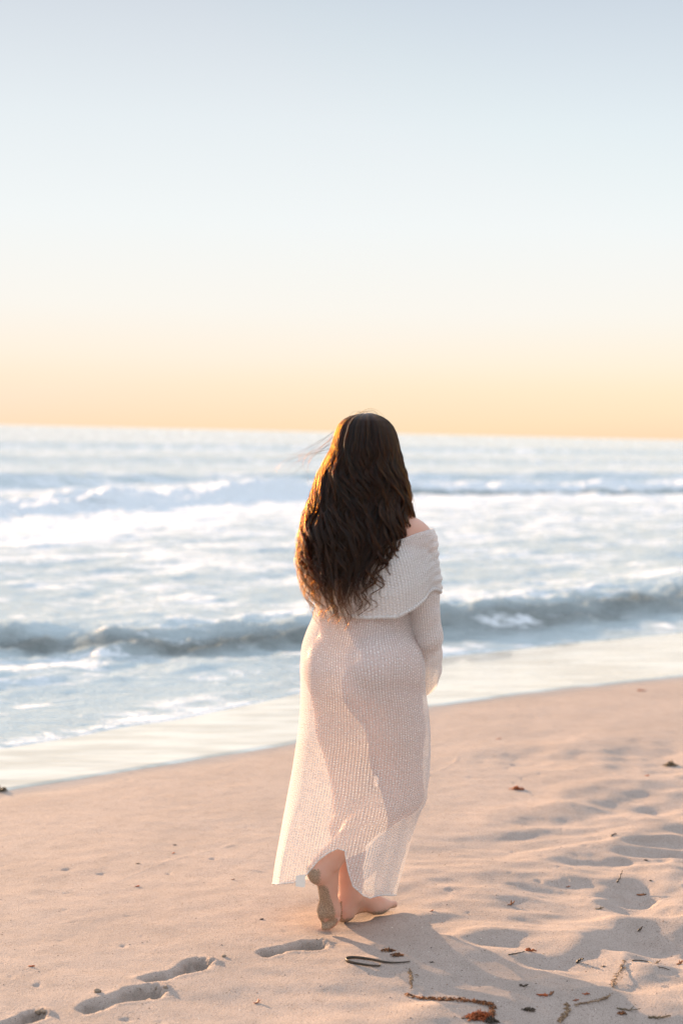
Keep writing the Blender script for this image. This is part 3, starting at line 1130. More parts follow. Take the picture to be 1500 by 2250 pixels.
def sleeve(ctrl, fld, name='sleeve', seg=72, rows=90):
    """ctrl: (centre, half-width, half-height) from shoulder to cuff"""
    C = np.array([c for c, a, b in ctrl])
    A = np.array([(a, b) for c, a, b in ctrl])
    s = np.concatenate([[0], np.cumsum(np.linalg.norm(np.diff(C, axis=0), axis=1))])
    q = np.linspace(0, s[-1], rows)
    ker = np.array([.25, .5, .25])
    P = np.stack([np.interp(q, s, C[:, i]) for i in range(3)], -1)
    W = np.stack([np.interp(q, s, A[:, i]) for i in range(2)], -1)
    for _ in range(22):
        P[1:-1] = .25 * P[:-2] + .5 * P[1:-1] + .25 * P[2:]
        W[1:-1] = .25 * W[:-2] + .5 * W[1:-1] + .25 * W[2:]
    T = np.gradient(P, axis=0)
    T /= np.linalg.norm(T, axis=1, keepdims=True)
    side = np.cross(T, np.broadcast_to(np.array([0, 1.0, 0.35]), T.shape))
    # frame: carried along the arm
    a = np.array([1.0, 0, 0])
    fr = []
    for i in range(rows):
        a = a - T[i] * (a @ T[i])
        a = a / np.linalg.norm(a)
        fr.append((a.copy(), np.cross(T[i], a)))
    fa = np.array([f[0] for f in fr])
    fb = np.array([f[1] for f in fr])
    t_ = np.linspace(0, 2 * math.pi, seg, endpoint=False)
    wrk = 1 + .035 * np.sin(q[:, None] * 95 + 2 * np.sin(t_ * 2)[None]) * smooth(.0, .08, q)[:, None] + .03 * np.sin(3 * t_[None] + q[:, None] * 20)
    v = P[:, None] + fa[:, None] * (W[:, :1] * np.cos(t_)[None] * wrk)[..., None] + fb[:, None] * (W[:, 1:] * np.sin(t_)[None] * wrk)[..., None]
    v = push_out(v.reshape(-1, 3), fld, .006)
    f = grid_faces(rows, seg, True)
    v = laplace(v, f, 3, .5)
    v = push_out(v, fld, .006, 2)
    o = hang(mesh_obj(name, v, f, KNIT2), dress)
    uv = np.stack([np.broadcast_to(t_[None] * .055, (rows, seg)), np.broadcast_to(q[:, None], (rows, seg))], -1)
    set_ring_uv(o, uv, rows, seg, 2 * math.pi * .055)
    tube_strip('cuff_edge', v.reshape(rows, seg, 3)[-1], .003, KNIT2, o, closed=True)
    return o


sleeve([(at(918, 1215, -.03), .062, .062), (at(925, 1300, -.025), .058, .06), (at(931, 1380, -.01), .053, .056), (at(937, 1430, .02), .050, .056),
        (at(936, 1470, .06), .050, .066), (at(930, 1484, .105), .056, .070), (at(912, 1482, .165), .055, .066), (at(893, 1478, .23), .050, .058)], arms)
sleeve([(at(700, 1215, .065), .060, .060), (at(715, 1280, .135), .052, .054), (at(730, 1328, .195), .048, .050), (at(765, 1362, .235), .048, .052), (at(805, 1388, .27), .05, .055)], arms)

# sewn-in care tag peeping out below the hem
tg = at(661, 1938, -.17)
tv = [tg + np.array([x * sx, y, z * sx]) for x, y, z in ((-11, 0, 14), (9, .002, 16), (9, -.002, -11), (-11, -.004, -9))]
tv += [p + np.array([0, .0012, 0]) for p in tv]
tt = NT('white_satin')
tag_m = tt.done(tt.bsdf(Base_Color=(.8, .77, .72), Roughness=.5))
hang(mesh_obj('care_tag', tv, [(0, 1, 2, 3), (7, 6, 5, 4), (0, 4, 5, 1), (1, 5, 6, 2), (2, 6, 7, 3), (3, 7, 4, 0)], tag_m, smooth_shade=False), dress)

# ------------------------------------------------------------------ hair
HPYS = np.array([906, 909, 914, 922, 934, 950, 985, 1040, 1090, 1130, 1180, 1230, 1290, 1340, 1380])
HL = np.array([803, 790, 772, 758, 748, 742, 732, 708, 690, 677, 664, 658, 667, 688, 708])
HR = np.array([808, 822, 836, 848, 858, 865, 872, 884, 895, 899, 896, 884, 864, 838, 815])
HDC = np.array([.0, .0, .0, .0, .0, .0, .0, .0, -.01, -.02, -.03, -.035, -.04, -.045, -.05])
HDP = np.array([.01, .035, .055, .075, .088, .098, .110, .115, .115, .115, .122, .128, .132, .132, .128])


def hair_pt(py, s, rho, extra=0.0):
    """s: -1 left .. 0 back .. 1 right, beyond that to the front; rho: 1 on the outside"""
    l, r = np.interp(py, HPYS, HL), np.interp(py, HPYS, HR)
    c, w = (l + r) / 2, (r - l) / 2
    a = s * math.pi / 2
    px = c + w * np.sin(a) * rho
    dy = np.interp(py, HPYS, HDC) - np.interp(py, HPYS, HDP) * np.cos(a) * rho - extra
    pyy = np.asarray(py, dtype=float)
    z = np.interp(pyy, np.arange(880, 1500), _HZ)
    x = np.interp(pyy, np.arange(880, 1500), _HX) + (px - 750) * sx
    return np.stack(np.broadcast_arrays(x, Y0 + dy, z), -1)


_HZ = np.array([at(780, p)[2] for p in range(880, 1500)])
_HX = np.array([at(750, p)[0] for p in range(880, 1500)])

# the mass under the strands
hr, hs = 70, 72
pys_ = np.concatenate([np.linspace(908, 940, 14), np.linspace(943, 1300, hr - 14)])
s_ = np.linspace(-1.25, 1.25, hs)
rho_ = np.interp(pys_, [908, 985, 1150, 1250, 1300], [.90, .90, .84, .74, .50])
hm = np.stack([hair_pt(p, s_, r_ * (1 - .34 * smooth(-.1, -.85, s_) * smooth(930, 1000, p)) * (1 + .05 * np.sin(s_ * 19 + 2 * np.sin(p / 37)))) for p, r_ in zip(pys_, rho_)])
inner = np.stack([hair_pt(p, s_, r_ * .72) for p, r_ in zip(pys_, rho_)])
hv = np.concatenate([hm.reshape(-1, 3), inner.reshape(-1, 3)])
n_ = hr * hs
fo = grid_faces(hr, hs)
rim = [[(hr - 1) * hs + c, (hr - 1) * hs + c + 1, n_ + (hr - 1) * hs + c + 1, n_ + (hr - 1) * hs + c] for c in range(hs - 1)]
rim += [[r * hs, (r + 1) * hs, n_ + (r + 1) * hs, n_ + r * hs] for r in range(hr - 1)]
rim += [[(r + 1) * hs + hs - 1, r * hs + hs - 1, n_ + r * hs + hs - 1, n_ + (r + 1) * hs + hs - 1] for r in range(hr - 1)]
ht = NT('dark_hair')
HAIR_BASE = ht.done(ht.bsdf(Base_Color=(.018, .010, .007), Roughness=.6, Specular_IOR_Level=.2))
hair = hang(mesh_obj('hair', hv, np.concatenate([fo[:, ::-1], fo + n_, np.array(rim)]), HAIR_BASE), person, BASE)

NP = 56
strands, radii = [], []


def lock(s0, rho, end, n, spread, amp, wl, phase, s1=None, start=907.0, drift=0.0, rad=.00038):
    t = np.linspace(0, 1, NP)
    py = start + (end - start) * (t ** (1.35 if start < 930 else 1.0))
    s1 = s0 if s1 is None else s1
    s = s0 + (s1 - s0) * smooth(.35, 1, t)
    c = hair_pt(py, s, rho)
    L = (py - start) * .00146
    env = smooth(.05, .22, L) * (0.7 + .6 * t)
    ph_ = 2 * math.pi * L / wl * (1 + .15 * np.sin(L * 9 + phase)) + phase
    ang = s * math.pi / 2
    sd = np.stack([np.cos(ang), np.sin(ang), 0 * ang], -1)
    od = np.stack([np.sin(ang), -np.cos(ang), 0 * ang], -1)
    c = c + sd * (amp * env * np.sin(ph_))[:, None] + od * (amp * .35 * env * np.cos(ph_))[:, None]
    c = c + sd * (drift * smooth(.3, 1, t))[:, None]
    for i in range(n):
        r0 = spread * math.sqrt(random.random())
        a0 = random.random() * 6.283
        prof = (0.45 + .75 * smooth(0, .3, t)) * (1 - .55 * smooth(.6, 1, t))
        j = sd * (math.cos(a0) * r0 * prof)[:, None] + od * (math.sin(a0) * r0 * prof)[:, None]
        pz = random.random() * 6.28
        fr = .0016 * smooth(.1, .9, t)
        j = j + sd * (fr * np.sin(ph_ * 1.7 + pz))[:, None] + od * (fr * np.cos(ph_ * 1.4 + pz))[:, None]
        cut = 1 - .22 * random.random() ** 2
        ti = t * cut
        p = np.stack([np.interp(ti, t, (c + j)[:, k]) for k in range(3)], -1)
        strands.append(p)
        radii.append(rad * (1 - .75 * smooth(.75, 1, t)) * (.8 + .4 * random.random()))


def end_for(s):
    return 26 * float(noise2(np.array([s * 4.2]), np.array([.4]), 203)[0]) + np.interp(s, [-1.4, -1.0, -.7, -.3, 0, .3, .6, .85, 1.0, 1.4], [1300, 1335, 1362, 1370, 1362, 1348, 1312, 1268, 1235, 1200])


def phase_field(s):
    """neighbouring locks wave together, with breaks"""
    return 5.0 * float(noise2(np.array([s * 2.6]), np.array([.3]), 201)[0]) + 2.2 * float(noise2(np.array([s * 8.0]), np.array([.7]), 202)[0])


for i in range(190):
    s = -1.22 + 2.44 * (i + random.random()) / 190
    lock(s, .80 + .10 * random.random(), end_for(s) - 70 * random.random() ** 2, 26 if s > -.4 else 9, .0080, .006 + .004 * random.random(), .12 + .01 * random.random(), phase_field(s) + .5 * random.random(), s + .05 * random.uniform(-1, 1))
# the outer locks: separate S-shaped ropes of hair with gaps between
for i in range(84):
    s = -1.15 + 2.3 * (i + random.random()) / 84
    n_s = random.choice((14, 26, 40))
    lock(s, .94 + .11 * random.random(), end_for(s) + 8 - 120 * random.random() ** 1.8, n_s, .0022 + .00010 * n_s, (.015 + .007 * random.random()), .105 + .03 * random.random(), phase_field(s) + 1.0 * random.random(), s + .12 * random.uniform(-1, 1))
# loose curls along both edges
for i in range(100):
    sd_ = -1 if i % 13 < 9 else 1
    s = sd_ * random.uniform(.78, 1.12)
    lock(s, .98 + .09 * random.random(), random.uniform(1080, end_for(s) + 10), random.choice((4, 7, 12)), .0026, .012 + .012 * random.random(), .085 + .03 * random.random(), random.random() * 6.28, s, start=907.0, drift=sd_ * random.uniform(-.005, .026))
# single flyaway hairs all over
for i in range(260):
    s = random.uniform(-1.2, 1.2)
    lock(s, 1.0 + .08 * random.random(), random.uniform(1050, end_for(s) + 25), 1, .004, .008 + .016 * random.random(), .09 + .06 * random.random(), random.random() * 6.28, s + random.uniform(-.15, .15), drift=random.uniform(-.012, .012) + (.012 if s > .6 else -.016 if s < -.6 else 0), rad=.00026)
# wisps at the very end, trailing over the waist
for i in range(10):
    s = random.uniform(-.75, -.1)
    lock(s, 1.02, random.uniform(1352, 1376), 5, .004, .010, .08, random.random() * 6.28, s + random.uniform(0, .35), drift=random.uniform(0, .03))
# strands the wind lifts off to the left
for i in range(26):
    t = np.linspace(0, 1, NP)
    p0 = at(748 - 18 * random.random(), 945 + 45 * random.random(), -.03 + .06 * random.random())
    far = random.random()
    p1 = at(705 - 30 * far, 978 + 30 * random.random(), -.02)
    p2 = at(700 - 90 * far, 985 + 45 * random.random(), .0)
    p3 = at(640 - 40 * far if random.random() < .4 else 680, 1000 + 60 * random.random(), .02)
    b = ((1 - t) ** 3)[:, None] * p0 + (3 * t * (1 - t) ** 2)[:, None] * p1 + (3 * t * t * (1 - t))[:, None] * p2 + (t ** 3)[:, None] * p3
    b[:, 2] += .006 * np.sin(t * 7 + i) * t
    strands.append(b)
    radii.append(np.full(NP, .00028) * (1 - .7 * t))
# a few flyaways over the crown
for i in range(14):
    t = np.linspace(0, 1, NP)
    p0, p3 = at(790 + 10 * random.random(), 906, 0), at(random.choice((760, 850)) + random.uniform(-15, 15), 930 + 20 * random.random(), -.02)
    b = p0 + (p3 - p0) * t[:, None]
    b[:, 2] += .02 * np.sin(t * math.pi) * random.random() + .012 * np.sin(t * math.pi)
    strands.append(b)
    radii.append(np.full(NP, .00022))

hair_c = bpy.data.hair_curves.new('strands')
hair_c.add_curves([NP] * len(strands))
hair_c.attributes['position'].data.foreach_set('vector', np.concatenate(strands).astype(np.float32).ravel())
ra = hair_c.attributes.new('radius', 'FLOAT', 'POINT') if 'radius' not in hair_c.attributes else hair_c.attributes['radius']
ra.data.foreach_set('value', np.concatenate(radii).astype(np.float32))
st = NT('brown_strands')
hb_ = st.n('BsdfHairPrincipled')
hb_.model = 'CHIANG'
hb_.parametrization = 'MELANIN'
hb_.inputs['Melanin'].default_value = .88
hb_.inputs['IOR'].default_value = 1.45
hb_.inputs['Melanin Redness'].default_value = 1.0
hb_.inputs['Roughness'].default_value = .32
hb_.inputs['Radial Roughness'].default_value = .35
hb_.inputs['Random Color'].default_value = .5
hair_c.materials.append(st.done(hb_.outputs[0]))
strand_o = bpy.data.objects.new('strands', hair_c)
COL.objects.link(strand_o)
strand_o.parent = hair


# ------------------------------------------------------------------ things the tide left on the sand
def ground_at(px, py):
    z = 0.0
    for _ in range(5):
        p = on_ground(px, py, z)
        z = ground_z(p[0], p[1])
    return np.array([p[0], p[1], z])


def weed_mat(name, c1, c2, trans=.35):
    t = NT(name)
    pos = t.n('NewGeometry').outputs['Position']
    c = t.mixc(t.ramp01(t.noise(pos, 70, 3, .6), .35, .65), c1, c2)
    d = t.bsdf(Base_Color=c, Roughness=.5, Normal=t.bump(t.noise(pos, 300, 2), .5, .001))
    tr = t.n('BsdfTranslucent')
    t.put(tr.inputs[0], c)
    return t.done(t.mixs(trans, d, tr.outputs[0]))


ORANGE = weed_mat('orange_seaweed', (0.62, 0.17, 0.05), (0.30, 0.09, 0.03))
RUST = weed_mat('rusty_seaweed', (0.42, 0.15, 0.045), (0.10, 0.05, 0.025), .25)
DARK = weed_mat('dark_seaweed', (0.035, 0.028, 0.020), (0.075, 0.05, 0.03), .05)
OLIVE = weed_mat('dry_olive_weed', (0.10, 0.075, 0.04), (0.20, 0.14, 0.08), .1)
CLOD = None
_t = NT('damp_sand_clod')
_p = _t.n('NewGeometry').outputs['Position']
CLOD = _t.done(_t.bsdf(Base_Color=_t.mixc(_t.ramp01(_t.noise(_p, 500, 2), .3, .7), (.16, .125, .09), (.36, .29, .23)), Roughness=.95, Normal=_t.bump(_t.noise(_p, 350, 3), .7, .002)))
DRIFT = weed_mat('sand_dusted_weed', (0.36, 0.24, 0.14), (0.16, 0.09, 0.045), .1)


def ribbon(V, Fc, pts, w, th=.0008, twist=0.0, ph=0.0):
    """a thin strap with real thickness along pts"""
    pts = np.asarray(pts)
    n = len(pts)
    tan = np.gradient(pts, axis=0)
    tan /= np.linalg.norm(tan, axis=1, keepdims=True) + 1e-9
    base = len(V)
    for i in range(n):
        a = ph + twist * i / n
        s = np.cross(tan[i], (0, 0, 1.0))
        s /= np.linalg.norm(s) + 1e-9
        u = np.cross(s, tan[i])
        d = s * math.cos(a) + u * math.sin(a)
        e = np.cross(tan[i], d)
        ww = w * (.35 + .65 * math.sin(math.pi * (i + .6) / (n + .2)))
        V += [pts[i] + d * ww + e * th, pts[i] - d * ww + e * th, pts[i] - d * ww - e * th, pts[i] + d * ww - e * th]
    for i in range(n - 1):
        o = base + i * 4
        for k in range(4):
            Fc.append((o + k, o + (k + 1) % 4, o + 4 + (k + 1) % 4, o + 4 + k))
    Fc.append((base, base + 3, base + 2, base + 1))
    o = base + 4 * (n - 1)
    Fc.append((o, o + 1, o + 2, o + 3))


def local(V, base):
    return [np.asarray(v) - base for v in V]


def place(name, V, Fc, mat, base, label, cat, group, sm=True):
    o = mesh_obj(name, local(V, base), Fc, mat, smooth_shade=sm)
    o.location = base
    return tag(o, label, cat, group)


def tuft(px, py, w, n, mat, label, name='seaweed_tuft', hgt=.012, group='tufts of washed-up seaweed', depth=.5, rw=.002):
    b = ground_at(px, py)
    r = random.Random(int(px * 7 + py))
    V, Fc = [], []
    for i in range(n):
        a = r.random() * 6.28
        rr_ = w * math.sqrt(r.random())
        p = np.array([b[0] + rr_ * math.cos(a), b[1] + rr_ * math.sin(a) * depth, 0])
        hd = r.random() * 6.28
        L = w * r.uniform(.5, 1.1)
        pts = []
        for k in range(7):
            t = k / 6
            x = p[0] + math.cos(hd) * L * (t - .5)
            y = p[1] + math.sin(hd) * L * (t - .5) * (.5 + depth * .5)
            hd += r.uniform(-.5, .5)
            core = max(0, 1 - rr_ / (w + 1e-6))
            pts.append((x, y, b[2] + .0015 + hgt * (.25 + core) * math.sin(math.pi * t) * r.uniform(.3, 1)))
        ribbon(V, Fc, pts, rw * r.uniform(.6, 1.3), .0006, r.uniform(-3, 3), r.random() * 3)
    return place(name, V, Fc, mat, b, label, 'seaweed', group)


def strand_line(path, n, mat, label, spread=.012, name='seaweed_strand', group='strands of seaweed along the tide marks', L=.03, hgt=.006, rw=.0018):
    P_ = np.array([ground_at(*p) for p in path])
    s = np.concatenate([[0], np.cumsum(np.linalg.norm(np.diff(P_, axis=0), axis=1))])
    b = P_[0].copy()
    r = random.Random(int(path[0][0] * 3 + path[0][1]))
    V, Fc = [], []
    spine = [[np.interp(q, s, P_[:, k]) for k in range(3)] for q in np.linspace(0, s[-1], 40)]
    spine = [(x + .004 * r.uniform(-1, 1), y + .004 * r.uniform(-1, 1), z + .003) for x, y, z in spine]
    ribbon(V, Fc, spine, rw * 1.3, .0012)
    for i in range(n):
        q = r.random() ** .9 * s[-1]
        c = np.array([np.interp(q, s, P_[:, k]) for k in range(3)])
        j = np.interp(min(q + .01, s[-1]), s, P_[:, 0]) - c[0], np.interp(min(q + .01, s[-1]), s, P_[:, 1]) - c[1]
        hd = math.atan2(j[1], j[0]) + r.uniform(-1.0, 1.0)
        c[:2] += np.array([r.gauss(0, 1), r.gauss(0, 1)]) * spread * (.4 + .6 * math.sin(q * 40) ** 2)
        pts = []
        for k in range(6):
            t = k / 5
            pts.append((c[0] + math.cos(hd) * L * (t - .5), c[1] + math.sin(hd) * L * (t - .5), c[2] + .002 + hgt * math.sin(math.pi * t) * r.random()))
            hd += r.uniform(-.5, .5)
        ribbon(V, Fc, pts, rw * r.uniform(.5, 1.3), .0006, r.uniform(-3, 3), r.random() * 3)
    return place(name, V, Fc, mat, b, label, 'seaweed', group)


def twig(path, rad, mat, label, lift=0.0, branch=True, name='twig', group='dark twigs scattered on the sand'):
    P_ = np.array([ground_at(*p) for p in path])
    P_[:, 2] += rad
    P_[-1, 2] += lift
    q = np.linspace(0, 1, 12)
    pts = np.stack([np.interp(q, np.linspace(0, 1, len(P_)), P_[:, k]) for k in range(3)], -1)
    r = random.Random(int(path[0][0] + path[0][1]))
    pts[1:-1] += np.array([[r.uniform(-1, 1) * rad * .8 for _ in range(3)] for _ in range(10)])
    V, Fc = [], []

    def tube(pts, r0, r1):
        tan = np.gradient(pts, axis=0)
        tan /= np.linalg.norm(tan, axis=1, keepdims=True) + 1e-9
        base = len(V)
        for i, p in enumerate(pts):
            s = np.cross(tan[i], (0.1, .2, 1.0))
            s /= np.linalg.norm(s)
            u = np.cross(s, tan[i])
            rr_ = r0 + (r1 - r0) * i / (len(pts) - 1)
            for k in range(6):
                V.append(p + rr_ * (s * math.cos(k * 1.047) + u * math.sin(k * 1.047)))
        for i in range(len(pts) - 1):
            for k in range(6):
                o = base + i * 6
                Fc.append((o + k, o + (k + 1) % 6, o + 6 + (k + 1) % 6, o + 6 + k))
        Fc.append(tuple(base + k for k in range(6))[::-1])
        Fc.append(tuple(base + 6 * (len(pts) - 1) + k for k in range(6)))
    tube(pts, rad, rad * .5)
    if branch:
        m = pts[6]
        e = m + (pts[8] - pts[6]) * .8 + np.array([.3, .2, .8]) * np.linalg.norm(pts[-1] - pts[0]) * .2
        tube(np.linspace(m, e, 4), rad * .6, rad * .3)
    return place(name, V, Fc, mat, P_[0], label, 'twig', group)


def clod(px, py, size, label, mat=None, name='sand_clod', cat='clod', group='clods of damp sand by the footprints', flat=.7):
    b = ground_at(px, py)
    bm = bmesh.new()
    bmesh.ops.create_icosphere(bm, subdivisions=3, radius=size)
    o = (px * 1.3, py * .7)
    for v in bm.verts:
        c = v.co / size
        n = noise2(np.array([c.x * 1.6 + o[0]]), np.array([c.y * 1.6 + c.z * 1.1 + o[1]]), 5)[0] + .5 * noise2(np.array([c.x * 4 + c.z * 3 + o[0]]), np.array([c.y * 4 + o[1]]), 6)[0]
        v.co = Vector((c.x, c.y * .85, c.z * flat)) * size * (1 + .55 * n)
    me = bpy.data.meshes.new(name)
    bm.to_mesh(me)
    bm.free()
    me.polygons.foreach_set('use_smooth', np.ones(len(me.polygons), dtype=bool))
    me.materials.append(mat or CLOD)
    ob = bpy.data.objects.new(name, me)
    ob.location = (b[0], b[1], b[2] + size * flat * .35)
    COL.objects.link(ob)
    return tag(ob, label, cat, group)


def scrap(px, py, w, mat, label, name='seaweed_scrap', group='small scraps of seaweed on the sand', curl=.5):
    """one torn, curled blade"""
    b = ground_at(px, py)
    r = random.Random(int(px * 11 + py * 3))
    hd = r.uniform(-.5, .9)
    V, Fc = [], []
    for s in range(2):
        L = w * (1 if s == 0 else .6)
        pts = [(b[0] + math.cos(hd) * L * (t - .5), b[1] + math.sin(hd) * L * (t - .5), b[2] + .0012 + curl * L * .5 * (t - .3) ** 2 * (1 + s)) for t in np.linspace(0, 1, 8)]
        ribbon(V, Fc, pts, w * .13 * (1 - .3 * s), .0007, r.uniform(-1.2, 1.2), r.uniform(-.4, .6))
        hd += r.uniform(.5, 1.2)
    return place(name, V, Fc, mat, b, label, 'seaweed', group)


# the black kelp strap doubled back on itself
path = [(900, 2116), (872, 2119), (845, 2118), (815, 2111), (785, 2107), (766, 2107), (758, 2110), (763, 2116), (786, 2121), (812, 2125), (836, 2126), (834, 2121)]
P_ = np.array([ground_at(*p) for p in path])
q_ = np.linspace(0, len(P_) - 1, 60)
kp = np.stack([np.interp(q_, np.arange(len(P_)), P_[:, k]) for k in range(3)], -1)
for _ in range(5):
    kp[1:-1] = .25 * kp[:-2] + .5 * kp[1:-1] + .25 * kp[2:]
kp[:, 2] += .005
kv, kf = [], []
ribbon(kv, kf, kp, .0042, .0012, .5, 1.25)
place('kelp_strap', kv, kf, DARK, P_[0], 'black strap of kelp doubled into a long loop on the sand below the feet', 'kelp', None)

strand_line([(888, 2187), (905, 2190), (925, 2195), (950, 2197), (985, 2199), (1012, 2198), (1040, 2202), (1062, 2206), (1084, 2209), (1080, 2220), (1078, 2234)], 110, RUST,
            'rust-brown strand of seaweed trailing right and down to the orange clump at the bottom edge', .006, L=.020, hgt=.007, rw=.0016)
strand_line([(1371, 2112), (1366, 2130), (1346, 2162), (1338, 2190), (1318, 2200), (1300, 2203), (1262, 2210)], 60, DRIFT,
            'thin sand-dusted strand of weed running along the low sand ridge at lower right', .006, L=.015, hgt=.003, rw=.0011)
strand_line([(1243, 2205), (1246, 2222), (1240, 2236), (1226, 2248)], 30, DRIFT, 'short broken strand of weed running down to the bottom edge left of the low ridge', .006, L=.018, hgt=.004, rw=.0016)
strand_line([(900, 2130), (905, 2150), (902, 2172)], 16, DRIFT, 'faint upright line of weed crumbs above the rust-brown strand', .006, L=.012, hgt=.003, rw=.0014)
tuft(1056, 2238, .034, 60, ORANGE, 'bright orange seaweed clump at the bottom edge, largest of the orange ones', hgt=.024)
tuft(1078, 2247, .018, 30, DARK, 'dark seaweed clump touching the bright orange clump at the bottom edge', hgt=.02)
tuft(1136, 1735, .030, 34, ORANGE, 'orange seaweed tuft alone on the pale sand right of the dress', hgt=.018, depth=.35)
tuft(1472, 1683, .032, 40, OLIVE, 'brown weed tuft by the right edge, farthest up the beach', hgt=.026)
tuft(852, 2090, .020, 22, RUST, 'orange-brown seaweed tuft just above the black kelp loop', hgt=.010)
tuft(872, 2100, .018, 20, RUST, 'orange-brown seaweed tuft above the tail of the kelp loop', hgt=.010)
tuft(1162, 2090, .016, 22, ORANGE, 'small orange tuft at the tip of a dark twig', hgt=.010)
tuft(1408, 1518, .030, 18, ORANGE, 'faint orange tuft near the water, right of the sleeve', hgt=.010, depth=.35)
tuft(2, 1738, .028, 26, OLIVE, 'yellow-brown weed tuft in the shallow wash at the left edge', hgt=.03)
tuft(1162, 2221, .016, 18, DARK, 'small dark tuft right of the rust-brown strand', hgt=.010)
tuft(1364, 2228, .014, 14, RUST, 'small rusty tuft near the bottom right corner', hgt=.008)
twig([(1116, 2099), (1135, 2096), (1152, 2092)], .0022, DARK, 'thin dark twig ending in a small orange tuft', branch=False)
twig([(1354, 1938), (1360, 1932), (1366, 1926)], .0030, DARK, 'short dark twig sticking up out of the sand at right', lift=.02, branch=False)
twig([(1341, 1838), (1347, 1835), (1353, 1833)], .0032, DARK, 'short dark twig lying on a sunlit ripple at right', branch=False)
twig([(1266, 2117), (1272, 2113), (1281, 2117)], .0038, DARK, 'small forked black twig in the shade right of the long twig', lift=.012)
twig([(1141, 2166), (1150, 2168), (1160, 2169)], .0030, DARK, 'short black twig left of the low sand ridge', lift=.005)
twig([(1402, 2048), (1410, 2045)], .0036, DARK, 'stubby black twig on the crest of the right-hand hollow', lift=.006, branch=False)
twig([(1388, 2112), (1415, 2111), (1445, 2125), (1470, 2132)], .0020, DARK, 'long thin dark twig lying right of the low sand ridge', branch=True)
twig([(1424, 2239), (1450, 2241), (1472, 2240)], .0032, OLIVE, 'brown twig in the bottom right corner', branch=False)
twig([(1354, 2216), (1380, 2221), (1406, 2224)], .0024, OLIVE, 'brown branching twig above the bottom right corner', lift=.008)
twig([(1013, 2238), (1030, 2239), (1046, 2240)], .0018, DARK, 'hair-thin twig left of the bright orange clump', branch=False)
scrap(1122, 1988, .030, RUST, 'rusty curled scrap on a sunlit crest right of the feet', curl=1.4)
scrap(1408, 1967, .034, RUST, 'brown curled scrap inside the right-hand hollow')
scrap(1316, 1997, .034, OLIVE, 'flat brown scrap left of the right-hand hollow')
scrap(1247, 1949, .016, ORANGE, 'tiny orange scrap left of the upright twig')
scrap(1190, 2188, .034, ORANGE, 'red-orange flat scrap below the short black twig')
scrap(1210, 2186, .026, RUST, 'rusty flat scrap touching the red-orange one')
scrap(1286, 2186, .022, ORANGE, 'small orange scrap beside the end of the low ridge')
scrap(1324, 2124, .014, DARK, 'tiny black scrap left of the top of the low ridge')
scrap(1441, 2116, .024, DARK, 'black curled scrap right of the long thin twig')
scrap(1492, 2118, .028, RUST, 'dark red scrap at the right edge of the sand', curl=.9)
scrap(1264, 2199, .018, ORANGE, 'orange scrap at the foot of the low ridge')
scrap(948, 2002, .016, ORANGE, 'tiny orange scrap just beyond the toes of the planted foot')
scrap(1420, 1705, .024, ORANGE, 'faint orange scrap below the far brown tuft')
scrap(70, 2124, .020, ORANGE, 'orange scrap on the smooth sand above the leftmost footprint')
scrap(565, 2204, .022, ORANGE, 'orange scrap standing below the nearest footprints', curl=1.4)
scrap(303, 1898, .018, OLIVE, 'small dark ringlet of weed on the faint tide line at left')
scrap(384, 1857, .016, DARK, 'tiny dark scrap above the faint tide line at left')
scrap(381, 1875, .014, ORANGE, 'tiny orange scrap on the faint tide line at left')
scrap(302, 1948, .016, ORANGE, 'tiny orange scrap in the middle of the smooth sand at left')
scrap(512, 1933, .014, RUST, 'tiny rusty scrap left of the hem')
scrap(1095, 1624, .03, ORANGE, 'faint orange scrap far up the smooth sand behind the dress')
scrap(948, 2115, .014, DARK, 'tiny black scrap in the walker\'s shadow')
clod(215, 2180, .0095, 'damp sand clod left of the second footprint, largest of the clods')
clod(492, 2102, .0065, 'damp sand clod beyond the toes of the third footprint')
clod(305, 2172, .0055, 'damp sand clod at the rim of the second footprint, leftmost of three')
clod(345, 2167, .0060, 'damp sand clod at the toes of the second footprint, middle of three')
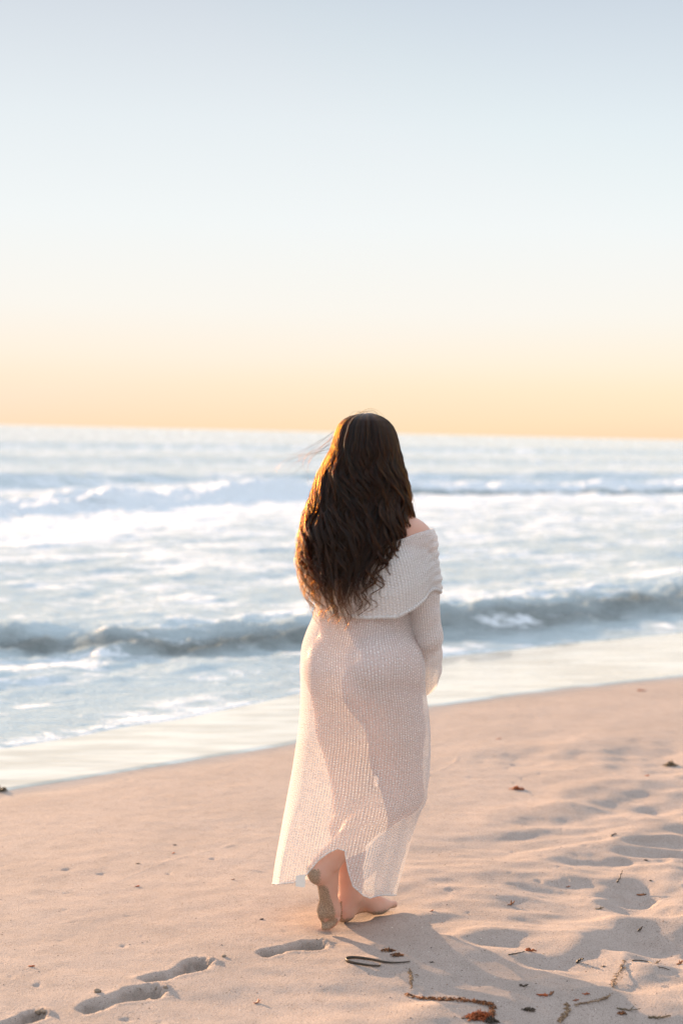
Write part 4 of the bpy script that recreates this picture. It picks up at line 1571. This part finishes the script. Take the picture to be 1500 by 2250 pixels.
clod(364, 2168, .0062, 'damp sand clod at the toes of the second footprint, rightmost of three')
clod(86, 2240, .0095, 'damp sand clod below the toes of the leftmost footprint')
clod(97, 2224, .0080, 'damp sand clod at the toes of the leftmost footprint')
clod(706, 2066, .0050, 'damp sand clod at the toes of the footprint below the lifted foot')
clod(575, 2020, .0060, 'flat dark pebble on the smooth sand left of the feet', DARK, 'pebble', 'pebble', 'pebbles on the sand', .4)
clod(1418, 1890, .0075, 'flat dark pebble below a shaded ripple at right', DARK, 'pebble', 'pebble', 'pebbles on the sand', .35)
clod(1428, 1935, .0055, 'small dark pebble above the right-hand hollow', DARK, 'pebble', 'pebble', 'pebbles on the sand', .4)

# fine grit: shell crumbs and dark specks nobody could count
gv, gf = [], []
rg = random.Random(5)
for i in range(1500):
    px, py = rg.uniform(-60, 1560), 1690 + 600 * rg.random() ** .8
    if px < 700 and py < 1800:
        continue
    if px < 800 and rg.random() < .55:
        continue
    p = on_ground(px, py, 0)
    gv.append((p[0], p[1], rg.choice((.0008, .0008, .0011, .0011, .0016, .0022)), rg.random()))
GA = np.array(gv)
gz = sand_height(GA[:, :1], GA[:, 1:2])[:, 0]
V, Fc = [], []
for (x, y, s, a), z in zip(gv, gz):
    o = len(V)
    c, sn = math.cos(a * 6.28) * s, math.sin(a * 6.28) * s
    V += [(x + c * 1.6, y + sn * 1.6, z), (x - sn, y + c, z), (x - c * 1.4, y - sn * 1.4, z), (x + sn, y - c, z), (x, y, z + s * .9), (x, y, z - s * .5)]
    for k in range(4):
        Fc.append((o + k, o + (k + 1) % 4, o + 4))
        Fc.append((o + (k + 1) % 4, o + k, o + 5))
_t = NT('grit')
_p = _t.n('NewGeometry').outputs['Random Per Island']
_g = _t.mixc(_t.ramp01(_p, .55, .6), (.05, .035, .025), (.22, .12, .07))
_g = _t.mixc(_t.math('GREATER_THAN', _p, .85), _g, (.75, .68, .6))
tag(mesh_obj('shell_grit', V, Fc, _t.done(_t.bsdf(Base_Color=_g, Roughness=.7)), smooth_shade=False), kind='stuff')
